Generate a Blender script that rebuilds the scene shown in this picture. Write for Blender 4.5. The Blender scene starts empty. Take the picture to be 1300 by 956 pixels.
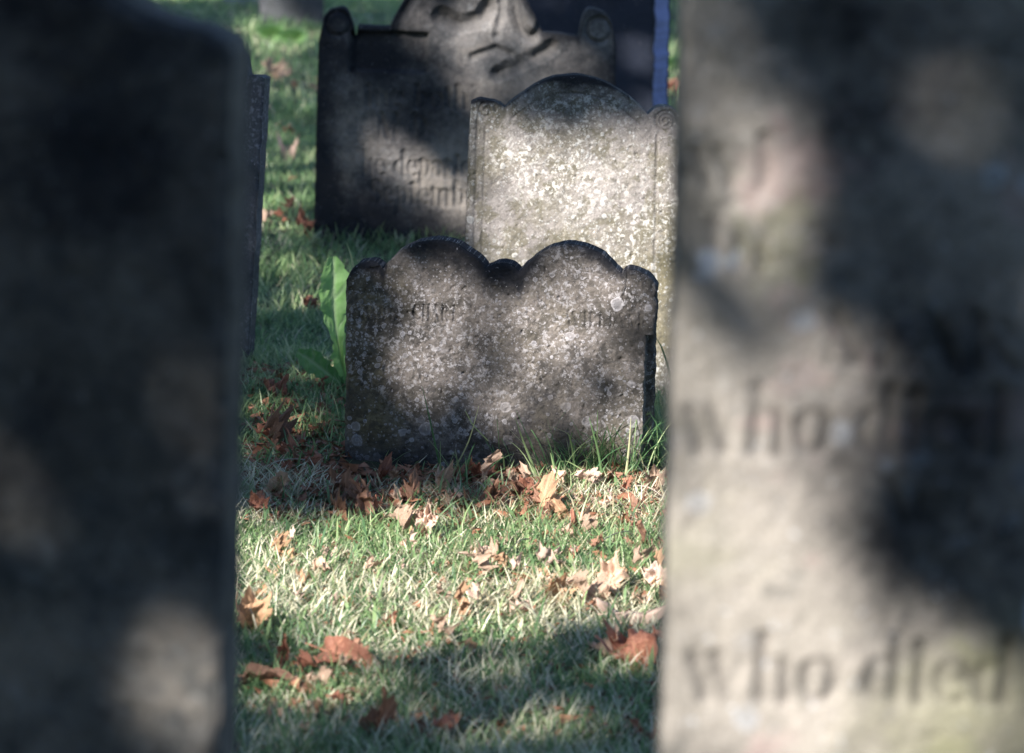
import bpy, math, random
import numpy as np
from mathutils import Matrix, Vector
R = math.radians
rng = np.random.default_rng(7)
random.seed(7)
scene = bpy.context.scene
col = scene.collection

# ------------------------------------------------------------------ camera
W0 = 1300.0; FPX = 3611.0; CX = 650.0; CY = 433.0
CAM_H = 1.257
camd = bpy.data.cameras.new('camera'); cam = bpy.data.objects.new('camera', camd); col.objects.link(cam)
CM = Matrix.Rotation(R(90-10.33), 4, 'X') @ Matrix.Rotation(R(1.35), 4, 'Z')
cam.matrix_world = Matrix.Translation((0, 0, CAM_H)) @ CM
camd.sensor_width = 36; camd.lens = 36*FPX/W0; camd.shift_y = -(478-CY)/W0
camd.clip_start = 0.05; camd.clip_end = 600
camd.dof.use_dof = True; camd.dof.focus_distance = 5.48; camd.dof.aperture_fstop = 5.0; camd.dof.aperture_blades = 9
scene.camera = cam
CMn = np.array(CM.to_3x3())

def ray(px, py):
    v = CMn @ np.array([(px-CX)/FPX, -(py-CY)/FPX, -1.0])
    return v
O = np.array([0, 0, CAM_H])
def ground(px, py):
    v = ray(px, py); t = -CAM_H/v[2]; return O+v*t
def aty(px, py, Y):
    v = ray(px, py); return O+v*(Y/v[1])
def to_px(P):                       # world points (n,3) -> pixels of the photograph
    q = (P-O) @ CMn
    return CX-FPX*q[:, 0]/q[:, 2], CY+FPX*q[:, 1]/q[:, 2]

# ------------------------------------------------------------------ tags
def tag(o, label=None, cat=None, group=None, kind=None):
    if label: o['label'] = label
    if cat: o['category'] = cat
    if group: o['group'] = group
    if kind: o['kind'] = kind
    return o
def mesh_obj(name, verts, faces, mat=None, parent=None, smooth=True, attrs=None):
    me = bpy.data.meshes.new(name)
    verts = np.asarray(verts, dtype=np.float32)
    if isinstance(faces, tuple):     # (quads, tris) arrays
        q, t = faces
        nq, nt = len(q), len(t)
        me.vertices.add(len(verts)); me.vertices.foreach_set('co', verts.ravel())
        li = np.concatenate([np.asarray(q, dtype=np.int32).ravel(), np.asarray(t, dtype=np.int32).ravel()])
        me.loops.add(len(li)); me.loops.foreach_set('vertex_index', li)
        me.polygons.add(nq+nt)
        st = np.concatenate([np.arange(nq)*4, nq*4+np.arange(nt)*3]).astype(np.int32)
        me.polygons.foreach_set('loop_start', st)
        me.update(calc_edges=True)
    else:
        me.from_pydata([tuple(map(float, v)) for v in verts], [], faces)
    if attrs:
        for k, v in attrs.items():
            a = me.attributes.new(k, 'FLOAT', 'POINT'); a.data.foreach_set('value', np.asarray(v, dtype=np.float32))
    if smooth: me.polygons.foreach_set('use_smooth', np.ones(len(me.polygons), dtype=bool))
    me.validate()
    if mat: me.materials.append(mat)
    o = bpy.data.objects.new(name, me); col.objects.link(o)
    if parent: o.parent = parent
    return o
def empty(name, loc):
    o = bpy.data.objects.new(name, None); o.location = loc; o.empty_display_size = .1; col.objects.link(o); return o

# ------------------------------------------------------------------ numpy noise
def vnoise(x, y, seed=0):
    g = np.random.default_rng(seed).random((257, 257)).astype(np.float32)
    xi = np.floor(x).astype(int); yi = np.floor(y).astype(int)
    fx = x-xi; fy = y-yi; fx = fx*fx*(3-2*fx); fy = fy*fy*(3-2*fy)
    a = g[xi % 256, yi % 256]; b = g[(xi+1) % 256, yi % 256]; c = g[xi % 256, (yi+1) % 256]; d = g[(xi+1) % 256, (yi+1) % 256]
    return (a*(1-fx)+b*fx)*(1-fy)+(c*(1-fx)+d*fx)*fy-.5
def fbm(x, y, seed=0, octs=4, gain=.5):
    s = 0; a = 1.; f = 1.
    for i in range(octs):
        s = s+a*vnoise(x*f+i*17.3, y*f-i*9.1, seed+i); a *= gain; f *= 2.03
    return s
def sstep(a, b, x):
    t = np.clip((x-a)/(b-a), 0, 1); return t*t*(3-2*t)

# ------------------------------------------------------------------ node helpers
class N:
    def __init__(s, name):
        s.m = bpy.data.materials.new(name); s.m.use_nodes = True; s.t = s.m.node_tree; s.t.nodes.clear()
        s.out = s.t.nodes.new('ShaderNodeOutputMaterial')
    def n(s, typ, **kw):
        n = s.t.nodes.new('ShaderNode'+typ)
        for k, v in kw.items():
            if hasattr(n, k) and k not in ('Scale',): setattr(n, k, v)
        return n
    def put(s, inp, v):
        if isinstance(v, bpy.types.NodeSocket): s.t.links.new(v, inp)
        elif isinstance(v, (tuple, list)) and len(v) == 3 and inp.type == 'RGBA': inp.default_value = (*v, 1)
        else: inp.default_value = v
    def noise(s, vec, scale, detail=4, rough=.55, dist=0):
        n = s.n('TexNoise'); s.put(n.inputs['Vector'], vec); n.inputs['Scale'].default_value = scale
        n.inputs['Detail'].default_value = detail; n.inputs['Roughness'].default_value = rough; n.inputs['Distortion'].default_value = dist
        return n
    def vor(s, vec, scale, feature='F1'):
        n = s.n('TexVoronoi'); n.feature = feature; s.put(n.inputs['Vector'], vec); n.inputs['Scale'].default_value = scale; return n
    def ramp(s, fac, pts):
        n = s.n('ValToRGB'); s.put(n.inputs[0], fac); e = n.color_ramp.elements
        while len(e) < len(pts): e.new(.5)
        for i, (p, c) in enumerate(pts):
            e[i].position = p; e[i].color = (*c, 1) if isinstance(c, tuple) else (c, c, c, 1)
        return n.outputs[0]
    def mix(s, f, a, b, mode='MIX'):
        n = s.n('Mix'); n.data_type = 'RGBA'; n.blend_type = mode
        s.put(n.inputs[0], f); s.put(n.inputs[6], a); s.put(n.inputs[7], b); return n.outputs[2]
    def math(s, op, a, b=0., c=None):
        n = s.n('Math'); n.operation = op; s.put(n.inputs[0], a); s.put(n.inputs[1], b)
        if c is not None: s.put(n.inputs[2], c)
        return n.outputs[0]
    def rng(s, v, a, b, c=0., d=1.):
        n = s.n('MapRange'); n.interpolation_type = 'SMOOTHSTEP'; s.put(n.inputs[0], v)
        for i, q in enumerate((a, b, c, d)): s.put(n.inputs[i+1], q)
        return n.outputs[0]
    def attr(s, name):
        n = s.n('Attribute'); n.attribute_name = name; return n.outputs['Fac']

def stone_mat(name, c1, c2, tint, crust_shade_col=(.018, .019, .024), spot=(.33, .32, .33), spots=((26, .5, .35), (62, .5, .45), (150, .5, .5)),
              fine=.5, carve_dark=.35, finecol=None, grime=.35, grimecol=(.05, .055, .05), off=0., bump=.35, blotch=None):
    M = N(name)
    tc = M.n('TexCoord').outputs['Object']
    mp = M.n('Mapping'); M.put(mp.inputs[0], tc); mp.inputs[1].default_value = (off, off*.7, off*1.3); v0 = mp.outputs[0]
    wn = M.noise(v0, 14, 4)
    v = M.mix(.022, v0, wn.outputs['Color'], 'ADD')
    n1 = M.noise(v0, 5, 8, .62).outputs[0]
    base = M.mix(M.rng(n1, .35, .65), c1, c2)
    n2 = M.noise(v0, 2.4, 5, .6, .4).outputs[0]
    base = M.mix(M.rng(n2, .48, .68), base, tint)
    # grime, growing in ragged patches
    n3 = M.noise(v, 7, 10, .72).outputs[0]
    base = M.mix(M.math('MULTIPLY', M.rng(n3, .47, .63), grime), base, grimecol)
    # speckle
    n4 = M.noise(v0, 260, 3, .7).outputs[0]
    base = M.mix(.55, base, M.ramp(n4, [(.3, .45), (.5, .95), (.75, 1.5)]), 'MULTIPLY')
    if blotch:
        for (sc, th, cc, am) in blotch:
            nb = M.noise(v, sc, 6, .7, .3).outputs[0]
            base = M.mix(M.math('MULTIPLY', M.rng(nb, th, th+.06), am), base, cc)
    hgt = None
    fc = finecol or spot
    nf = M.noise(v, 95, 6, .75).outputs[0]
    dens = M.noise(v0, 4.5, 3, .5).outputs[0]
    ff = M.math('MULTIPLY', M.rng(nf, .52, .60), M.math('MULTIPLY', M.rng(dens, .43, .58), fine))
    base = M.mix(ff, base, fc)
    for i, (sc, prob, am) in enumerate(spots):
        vo = M.vor(v, sc)
        sep = M.n('SeparateColor'); M.put(sep.inputs[0], vo.outputs['Color'])
        rad = M.math('MULTIPLY_ADD', sep.outputs[0], .26, .10)
        dn = M.noise(v, sc*4, 3, .6).outputs[0]
        dd = M.math('ADD', vo.outputs['Distance'], M.math('MULTIPLY_ADD', dn, .22, -.11))
        edge = M.math('SUBTRACT', rad, dd)
        m = M.rng(edge, 0., .05)
        on = M.math('LESS_THAN', sep.outputs[1], prob)
        dm = M.rng(M.noise(v0, 3.3+i*1.7, 3, .5).outputs[0], .38, .56)
        m = M.math('MULTIPLY', M.math('MULTIPLY', m, on), M.math('MULTIPLY', dm, am))
        rim = M.rng(edge, .02, .14, 1., .55)
        cc = M.mix(sep.outputs[2], spot, tuple(min(1, q*1.35) for q in spot))
        cc = M.mix(1., cc, M.mix(0., rim, rim), 'MULTIPLY')
        base = M.mix(m, base, cc)
        hgt = m if hgt is None else M.math('ADD', hgt, m)
    # black weathering crust; on some stones the mask also paints shade (per-vertex)
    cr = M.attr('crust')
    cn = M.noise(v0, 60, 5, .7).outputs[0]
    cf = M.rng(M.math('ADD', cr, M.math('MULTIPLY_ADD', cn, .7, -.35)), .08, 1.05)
    base = M.mix(M.math('MULTIPLY', cf, .95), base, crust_shade_col)
    base = M.mix(M.math('MULTIPLY', M.attr('carve'), carve_dark), base, (.045, .043, .042))  # carved strokes darkened by the carve mask
    sp = M.math('MULTIPLY', M.rng(M.noise(v, 120, 4, .6).outputs[0], .64, .70), .5)
    base = M.mix(sp, base, spot)
    bs = M.n('BsdfPrincipled'); M.put(bs.inputs['Base Color'], base); bs.inputs['Roughness'].default_value = .92
    bs.inputs['Specular IOR Level'].default_value = .18
    hh = M.math('ADD', M.math('MULTIPLY', M.noise(v0, 180, 6, .7).outputs[0], .9), M.math('MULTIPLY', M.noise(v0, 40, 5, .6).outputs[0], .8))
    hh = M.math('ADD', hh, M.math('MULTIPLY', hgt, .4))
    b = M.n('Bump'); b.inputs['Strength'].default_value = bump; b.inputs['Distance'].default_value = .004; M.put(b.inputs['Height'], hh)
    M.put(bs.inputs['Normal'], b.outputs[0]); M.put(M.out.inputs[0], bs.outputs[0])
    return M.m

# ------------------------------------------------------------------ carved letters: (advance, strokes) in cap heights
TK, TN = .085, .036
def L_(x0, y0, x1, y1, w=TK): return [(x0, y0, x1, y1, w)]
def A_(cx, cy, rx, ry, a0, a1, n=10):
    out = []; p = None
    for i in range(n+1):
        a = R(a0+(a1-a0)*i/n); q = (cx+rx*math.cos(a), cy+ry*math.sin(a))
        if p:
            dx, dy = q[0]-p[0], q[1]-p[1]; v = abs(dy)/(math.hypot(dx, dy)+1e-6)
            out.append((*p, *q, TN+(TK-TN)*v*v))
        p = q
    return out
def sf(x, y, l=.13): return [(x-l, y, x+l, y, TN*.8)]
G = {
 'I': (.42, L_(.2,0,.2,1)+sf(.2,0)+sf(.2,1)),
 'J': (.48, L_(.3,.1,.3,1)+A_(.17,.12,.13,.13,0,-160)+sf(.3,1)),
 'L': (.66, L_(.18,0,.18,1)+sf(.18,1)+L_(.05,0,.58,0,TN)+L_(.58,0,.58,.2,TN)),
 'E': (.68, L_(.18,0,.18,1)+L_(.05,0,.58,0,TN)+L_(.05,1,.58,1,TN)+L_(.18,.52,.45,.52,TN)+L_(.58,0,.58,.2,TN)+L_(.58,.82,.58,1,TN)),
 'H': (.85, L_(.18,0,.18,1)+L_(.66,0,.66,1)+L_(.18,.5,.66,.5,TN)+sf(.18,0)+sf(.18,1)+sf(.66,0)+sf(.66,1)),
 'T': (.75, L_(.36,0,.36,1)+sf(.36,0)+L_(.06,1,.66,1,TN)+L_(.06,.82,.06,1,TN)+L_(.66,.82,.66,1,TN)),
 'M': (1.08, L_(.15,0,.15,1,TN*1.3)+L_(.17,1,.5,.05)+L_(.5,.05,.84,1,TN)+L_(.86,0,.86,1)+sf(.15,0)+sf(.86,0)+sf(.13,1)+sf(.9,1)),
 'N': (.92, L_(.17,0,.17,1,TN)+L_(.17,1,.72,0)+L_(.72,0,.72,1,TN)+sf(.17,0)+sf(.15,1)+sf(.72,1)),
 'A': (.88, L_(.12,0,.42,1,TN)+L_(.42,1,.74,0)+L_(.22,.36,.62,.36,TN)+sf(.12,0,.1)+sf(.74,0)),
 'R': (.85, L_(.18,0,.18,1)+sf(.18,0)+A_(.32,.76,.27,.24,90,-90)+L_(.1,1,.34,1,TN)+L_(.2,.52,.34,.52,TN)+L_(.36,.52,.7,0)+sf(.74,0,.08)),
 'D': (.85, L_(.18,0,.18,1)+A_(.28,.5,.42,.5,90,-90,14)+L_(.06,0,.3,0,TN)+L_(.06,1,.3,1,TN)),
 'C': (.82, A_(.45,.5,.38,.5,48,312,18)+L_(.72,.7,.72,.96,TN)),
 'S': (.66, A_(.32,.75,.22,.25,30,250)+A_(.32,.26,.24,.26,80,-150)),
 'W': (1.15, L_(.1,1,.36,0)+L_(.36,0,.56,.9,TN)+L_(.52,1,.78,0)+L_(.78,0,1.04,1,TN)+sf(.1,1)+sf(.56,1)+sf(1.04,1,.09)),
 'y': (.8, L_(.08,.64,.34,0)+L_(.62,.64,.28,-.3,TN)+sf(.08,.64,.1)+sf(.62,.64,.08)),
 'a': (.55, A_(.24,.19,.17,.19,0,360,14)+L_(.42,.05,.42,.45)+A_(.27,.45,.15,.2,0,150,8)+sf(.46,0,.06)),
 'b': (.62, L_(.16,.02,.16,1)+A_(.32,.32,.2,.32,120,-150,14)+sf(.12,1,.08)),
 'd': (.62, L_(.44,0,.44,1)+A_(.27,.32,.2,.32,45,315,14)+sf(.4,1,.08)+sf(.49,0,.06)),
 'e': (.55, A_(.28,.32,.22,.32,8,305,18)+L_(.09,.36,.50,.36,TN*1.5)),
 'f': (.4, L_(.18,0,.18,.8)+A_(.32,.8,.14,.2,180,50,6)+L_(.04,.64,.36,.64,TN)+sf(.18,0)),
 'g': (.6, A_(.27,.36,.18,.28,0,360,14)+L_(.44,-.1,.44,.64)+A_(.26,-.12,.18,.18,0,-160,8)),
 'h': (.7, L_(.16,0,.16,1)+A_(.34,.4,.17,.24,150,0,8)+L_(.51,0,.51,.42)+sf(.16,0)+sf(.51,0)+sf(.12,1,.08)),
 'i': (.34, L_(.16,0,.16,.64)+sf(.16,0)+sf(.12,.64,.08)+L_(.16,.86,.16,.88,TK*1.2)),
 'm': (1.02, L_(.16,0,.16,.64)+A_(.33,.42,.16,.22,150,0,8)+L_(.49,0,.49,.42)+A_(.66,.42,.16,.22,150,0,8)+L_(.82,0,.82,.42)+sf(.16,0)+sf(.49,0)+sf(.82,0)+sf(.12,.64,.08)),
 'n': (.7, L_(.16,0,.16,.64)+A_(.34,.42,.17,.22,150,0,8)+L_(.51,0,.51,.42)+sf(.16,0)+sf(.51,0)+sf(.12,.64,.08)),
 'o': (.62, A_(.3,.32,.22,.32,0,360,20)),
 'p': (.64, L_(.16,-.34,.16,.64)+A_(.32,.32,.2,.32,140,-140,14)+sf(.16,-.34)+sf(.12,.64,.08)),
 'r': (.5, L_(.16,0,.16,.64)+A_(.32,.44,.16,.2,150,50,6)+sf(.16,0)+sf(.12,.64,.08)),
 's': (.48, A_(.23,.48,.15,.16,30,250)+A_(.23,.17,.17,.17,80,-150)),
 't': (.42, L_(.18,.1,.18,.85)+A_(.3,.1,.12,.1,180,300,6)+L_(.04,.64,.36,.64,TN)),
 'u': (.7, L_(.16,.16,.16,.64)+A_(.31,.18,.15,.18,180,330,8)+L_(.5,0,.5,.64)+sf(.12,.64,.08)+sf(.46,.64,.08)+sf(.55,0,.06)),
 'w': (.95, L_(.08,.64,.28,0)+L_(.28,0,.44,.6,TN)+L_(.4,.64,.62,0)+L_(.62,0,.8,.64,TN)+sf(.08,.64,.1)+sf(.42,.64,.1)+sf(.8,.64,.08)),
 '.': (.25, L_(.1,.03,.1,.04,TK*1.2)), ' ': (.4, [])}
def text_strokes(s, x, z, cap, width=None, slope=0.):
    tot = sum(G[c][0] for c in s); k = cap if width is None else width/tot
    out = []
    for c in s:
        adv, st = G[c]
        for (a, b, e, d, w) in st:
            out.append((x+a*k, z+b*cap+slope*a, x+e*k, z+d*cap, w*cap))
        x += adv*k
    return out
def carve_field(X, Z, strokes, soft=1.35):
    D = np.zeros_like(X)
    for (x0, z0, x1, z1, w) in strokes:
        h = w*soft
        m = (X > min(x0, x1)-h) & (X < max(x0, x1)+h) & (Z > min(z0, z1)-h) & (Z < max(z0, z1)+h)
        if not m.any(): continue
        xs, zs = X[m], Z[m]; dx, dz = x1-x0, z1-z0; L2 = dx*dx+dz*dz+1e-9
        t = np.clip(((xs-x0)*dx+(zs-z0)*dz)/L2, 0, 1)
        d = np.hypot(xs-x0-t*dx, zs-z0-t*dz)
        D[m] = np.maximum(D[m], np.clip(1-d/h, 0, 1)**.8*min(1., .45+.55*w/(TK*max(1e-6, w/TK)))*w)
    return D

# ------------------------------------------------------------------ headstones
class Stone:
    """plane of the front face: origin at ground, axes ex (width) and ez (up), nb = into the stone"""
    def __init__(s, base_px, Y, rz=0, lean=0, back=0):
        b = aty(base_px, 500, Y)
        s.o = np.array([b[0], Y, 0.])
        M = Matrix.Rotation(R(rz), 3, 'Z') @ Matrix.Rotation(R(lean), 3, 'Y') @ Matrix.Rotation(R(back), 3, 'X')
        s.M = np.array(M); s.ex, s.nb, s.ez = s.M[:, 0], s.M[:, 1], s.M[:, 2]
        s.rot = M
    def loc(s, px, py):
        v = ray(px, py); t = np.dot(s.o-O, s.nb)/np.dot(v, s.nb); p = O+v*t-s.o
        return np.dot(p, s.ex), np.dot(p, s.ez)
def arc_px(p0, p1, bulge, pw=2., n=24):
    out = []
    for i in range(n+1):
        t = i/n; f = 1-abs(2*t-1)**pw
        out.append((p0[0]+(p1[0]-p0[0])*t, p0[1]+(p1[1]-p0[1])*t-bulge*f))
    return out

def make_slab(name, st, top, left, right, thick, res, mat, label, cat='headstone', zb=-.12, strokes=(), depthk=.35, relief=None,
              er=.006, rough=.0012, seed=1, crust=None, notch=None, group=None, edge_noise=.002, soft=1.35, side=.45):
    """top: list of local (x,z); left/right: functions z->x"""
    tx = np.array([p[0] for p in top]); tz = np.array([p[1] for p in top])
    order = np.argsort(tx, kind='stable'); tx, tz = tx[order], tz[order]
    wtot = tx[-1]-tx[0]; H = tz.max()-zb
    nx = int(wtot/res)+1; nz = int(H/res)+1
    U, S = np.meshgrid(np.linspace(0, 1, nx), np.linspace(0, 1, nz), indexing='ij')
    xb = tx[0]+U*wtot
    tp = np.interp(xb, tx, tz)+fbm(xb*42, xb*0+seed, seed, 3, .45)*edge_noise*1.2
    Z = zb+S*(tp-zb)
    eL = fbm(Z*45, Z*0+3, seed+5, 4)*edge_noise; eR = fbm(Z*45, Z*0+9, seed+6, 4)*edge_noise
    xl = left(Z)+eL; xr = right(Z)+eR
    # keep the outline's columns where the outline puts them, sheared with the sides
    X = xl+U*(xr-xl)
    e = np.minimum(np.minimum(X-xl, xr-X), (tp-Z)*.85)
    ern = er*(1+1.1*fbm(X*30, Z*30, seed+9, 3))
    ern = np.maximum(ern, .001)
    q = np.clip(1-e/ern, 0, 1)
    D = ern*(1-np.sqrt(np.clip(1-q*q, 0, 1)))
    D = D+fbm(X*14, Z*14, seed+11, 5, .6)*rough*2+fbm(X*150, Z*150, seed+13, 3, .6)*rough*.6
    pit = np.clip(fbm(X*70, Z*70, seed+21, 3)-.38, 0, 1)*rough*6
    D = D+pit
    cv = carve_field(X, Z, strokes, soft)*depthk/.35 if len(strokes) else np.zeros_like(X)
    wear = .6+.8*np.clip(fbm(X*20, Z*20, seed+31, 2)+.5, 0, 1)
    cv = cv*wear
    D = D+cv
    if relief is not None: D = D+relief(X, Z)
    if notch is not None: D = D+notch(X, Z, xl, xr)
    F = np.stack([X, D, Z], -1).reshape(-1, 3)
    Bk = np.stack([X, thick-D*0-.5*er*q+fbm(X*12, Z*12, seed+41, 3)*.003, Z], -1).reshape(-1, 3)
    idx = np.arange(nx*nz).reshape(nx, nz)
    def quads(ix, flip):
        a = ix[:-1, :-1].ravel(); b = ix[1:, :-1].ravel(); c = ix[1:, 1:].ravel(); d = ix[:-1, 1:].ravel()
        return np.stack([a, d, c, b] if flip else [a, b, c, d], 1)
    loop = np.concatenate([idx[0, :], idx[1:, -1], idx[-1, ::-1][1:], idx[::-1, 0][1:-1]])
    K = 8
    V = [F, Bk]; faces = [quads(idx, False), quads(idx+nx*nz, True)]
    prev = loop; n0 = 2*nx*nz; nl = len(loop)
    fl, bl = F[loop], Bk[loop]
    cenx = (tx[0]+tx[-1])/2
    for k in range(1, K):
        t = k/K; P = fl*(1-t)+bl*t
        j = fbm(np.arange(nl)*.11, np.full(nl, k*1.7), seed+51, 4)*edge_noise*1.3
        inx = np.zeros(nl); inx[:nz] = 1; inx[nz+nx-2:nz+nx-2+nz] = -1
        P[:, 0] += inx*j; P[:, 2] += (inx == 0)*j*(P[:, 2] > zb+.01)
        V.append(P); cur = n0+np.arange(nl); n0 += nl
        faces.append(np.stack([prev, cur, np.roll(cur, -1), np.roll(prev, -1)], 1)); prev = cur
    cur = loop+nx*nz
    faces.append(np.stack([prev, cur, np.roll(cur, -1), np.roll(prev, -1)], 1))
    V = np.concatenate(V); Q = np.concatenate(faces)
    cr = np.zeros(len(V)); ca = np.zeros(len(V)); ca[:nx*nz] = np.clip(cv/(cv.max()+1e-9)*1.6, 0, 1).ravel() if len(strokes) else 0
    if crust is not None:
        c = crust(X, Z, tp, xl, xr).ravel()
        cr[:nx*nz] = c; cr[nx*nz:2*nx*nz] = c
        for k in range(K-1): cr[2*nx*nz+k*nl:2*nx*nz+(k+1)*nl] = np.maximum(c[loop]*(side > 0), side)
    o = mesh_obj(name, V, (Q, np.zeros((0, 3), dtype=np.int32)), mat, attrs={'crust': cr, 'carve': ca})
    o.matrix_world = Matrix.Translation(Vector(st.o)) @ st.rot.to_4x4()
    tag(o, label, cat, group)
    return o

def line_fn(p0, p1):
    (x0, z0), (x1, z1) = p0, p1
    return lambda z: x0+(x1-x0)*(z-z0)/(z1-z0)

# planes
SD = Stone(633, 5.5, rz=-5, lean=.3, back=-1.5)
ST = Stone(730, 6.26, rz=0, lean=.7, back=-1)
SK = Stone(592, 8.56, rz=2, lean=.2)
SL = Stone(-250, 2.06, rz=-5.5, lean=.15)
SR = Stone(1380, 2.06, rz=0, lean=.45)
SN = Stone(150, 6.58, rz=-9, lean=1.9)
SB = Stone(740, 10.5, rz=-22, lean=0)
SF = Stone(366, 17.6, rz=4, lean=-1)
SF2 = Stone(312, 19.3, rz=-3, lean=1)

def lp(st, pts): return [st.loc(*p) for p in pts]

# --- double children's headstone
m_double = stone_mat('double_stone', (.135, .118, .108), (.19, .168, .155), (.155, .132, .08), spot=(.46, .44, .46),
    spots=((24, .42, .55), (58, .62, .7), (130, .75, .8)), fine=.7, finecol=(.42, .40, .41), grime=.85, grimecol=(.05, .046, .042), off=1.3, bump=.8,
    blotch=[(34, .54, (.045, .042, .04), .6), (9, .56, (.06, .055, .045), .55)])
top = arc_px((439, 356), (487, 342), 16, 2.6)+arc_px((488, 338), (616, 338), 33.5, 2.15)+arc_px((617, 340), (659, 345), 8.5, 2)+arc_px((660, 344), (788, 347), 35.5, 2.15)+arc_px((789, 349), (834, 364), 13, 2.6)
tp = lp(SD, top)
dl = line_fn(SD.loc(437, 590), SD.loc(439, 356)); dr = line_fn(SD.loc(826, 585), SD.loc(834, 364))
zt = SD.loc(640, 405)[1]
def dtxt(s, px, py, w, cap):
    a = SD.loc(px, py); b = SD.loc(px+w, py); return text_strokes(s, a[0], a[1], cap, b[0]-a[0])
str_d = dtxt('JAMES', 452, 406, 52, .026)+dtxt('CHART', 524, 406, 58, .030)+dtxt('A', 662, 412, 14, .024)+dtxt('WILLIAM', 718, 413, 98, .026)
zn = SD.loc(830, 427)[1]
def notch_d(X, Z, xl, xr):
    m = sstep(xr-.0185, xr-.0165, X+fbm(Z*40, Z*0, 77, 3)*.002)*(1-sstep(zn-.002, zn+.001, Z))
    crack = np.exp(-((X-(xr-.062)-.01*fbm(Z*20, Z*0, 5, 3)+.0*Z)/.0012)**2)*sstep(.33, .37, Z)*.004
    return m*.045+crack
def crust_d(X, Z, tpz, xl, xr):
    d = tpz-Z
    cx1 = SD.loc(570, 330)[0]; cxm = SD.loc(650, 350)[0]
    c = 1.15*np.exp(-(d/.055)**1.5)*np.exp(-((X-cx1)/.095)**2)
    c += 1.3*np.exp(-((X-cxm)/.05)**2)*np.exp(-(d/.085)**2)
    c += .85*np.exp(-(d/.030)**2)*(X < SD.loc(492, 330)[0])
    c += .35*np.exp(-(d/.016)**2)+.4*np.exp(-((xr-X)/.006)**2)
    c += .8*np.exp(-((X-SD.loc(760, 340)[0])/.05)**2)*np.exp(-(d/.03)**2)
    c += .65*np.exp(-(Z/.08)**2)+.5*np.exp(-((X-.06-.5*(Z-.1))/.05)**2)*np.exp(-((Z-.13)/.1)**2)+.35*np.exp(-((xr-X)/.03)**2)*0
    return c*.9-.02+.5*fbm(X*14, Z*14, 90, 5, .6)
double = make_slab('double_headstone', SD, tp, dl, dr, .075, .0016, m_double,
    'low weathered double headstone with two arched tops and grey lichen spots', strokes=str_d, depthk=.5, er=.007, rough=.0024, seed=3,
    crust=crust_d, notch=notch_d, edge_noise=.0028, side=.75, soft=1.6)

# --- pale lichened headstone behind
m_third = stone_mat('lichened_stone', (.22, .20, .19), (.31, .285, .265), (.18, .16, .105), spot=(.60, .60, .585),
    spots=((30, .25, .5), (75, .6, .7), (160, .75, .75)), fine=.75, finecol=(.66, .64, .60), grime=.62, grimecol=(.15, .135, .095), off=4.1, bump=.8,
    blotch=[(20, .52, (.11, .10, .065), .65), (60, .54, (.10, .095, .08), .5), (34, .59, (.50, .48, .46), .6), (85, .60, (.60, .58, .55), .65)])
top = [(596, 150), (597, 132)]+arc_px((598, 130), (640, 136), 6, 2.5)+arc_px((641, 137), (820, 144), 45, 2.05, 40)+arc_px((822, 146), (866, 150), 13, 2.4)+[(867, 152)]
tp = lp(ST, top)
tl = line_fn(ST.loc(586, 420), ST.loc(596, 150)); tr = line_fn(ST.loc(862, 420), ST.loc(868, 150))
ros = ST.loc(845, 154); k3 = 6.26/FPX
def spiral(c, r, turns, n=60):
    out = []; p = None
    for i in range(n+1):
        t = i/n; a = t*turns*2*math.pi; rr = r*(1-.85*t); q = (c[0]+rr*math.cos(a), c[1]+rr*math.sin(a))
        if p: out.append((*p, *q, .0032))
        p = q
    return out
str_t = spiral(ros, 15*k3, 2.6)+spiral(ST.loc(617, 140), 12*k3, 1.5)
for (a, b, w) in (((834, 172), (828, 500), .0032), ((606, 150), (596, 500), .003), ((616, 160), (606, 500), .0022)):
    pa, pb = ST.loc(*a), ST.loc(*b); str_t.append((*pa, *pb, w))
pts = lp(ST, arc_px((650, 150), (812, 158), 36, 2.05, 30))
str_t += [(*pts[i], *pts[i+1], .0028) for i in range(len(pts)-1)]
def crust_t(X, Z, tpz, xl, xr):
    d = tpz-Z; c1 = ST.loc(735, 110)[0]
    c = 1.35*np.exp(-((X-c1)/.055)**2)*np.exp(-(d/.035)**2)+.8*np.exp(-(d/.008)**2)*(X < ST.loc(800, 100)[0])
    c += .55*np.exp(-((X-ST.loc(612, 130)[0])/.025)**2)*np.exp(-(d/.02)**2)
    return c+.4*fbm(X*25, Z*25, 91, 4)*(c > .05)
third = make_slab('headstone', ST, tp, tl, tr, .07, .0022, m_third,
    'pale round-shouldered headstone crusted with white lichen, behind the low double headstone', strokes=str_t, depthk=.32, er=.005, rough=.0016, seed=14, crust=crust_t, group=None)

# --- dark carved headstone in the back
m_dark = stone_mat('dark_sandstone', (.145, .14, .138), (.21, .195, .185), (.27, .24, .21), spot=(.30, .30, .30),
    spots=((20, .3, .35), (60, .3, .4)), fine=.25, grime=.75, grimecol=(.05, .055, .06), off=8.2, bump=.3)
top = arc_px((405, 55), (452, 50), 42, 4)+[(453, 44), (453.5, 32), (496, 34)]+arc_px((497, 32), (689, 38), 92, 2.3, 40)+[(690, 40), (735, 46)]+arc_px((736, 50), (784, 62), 44, 4)
tp = lp(SK, top)
kl = line_fn(SK.loc(398, 300), SK.loc(405, 20)); kr = line_fn(SK.loc(776, 300), SK.loc(784, 20))
def ktxt(s, px, py, w, cappx):
    a = SK.loc(px, py); b = SK.loc(px+w, py); return text_strokes(s, a[0], a[1], cappx*8.56/FPX, b[0]-a[0])
str_k = ktxt('ine both', 462, 134, 135, 27)+ktxt('M D', 478, 176, 66, 30)+ktxt('he departed', 458, 222, 158, 30)+ktxt('September', 468, 258, 152, 30)+ktxt('Jan', 415, 290, 42, 20)
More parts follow.
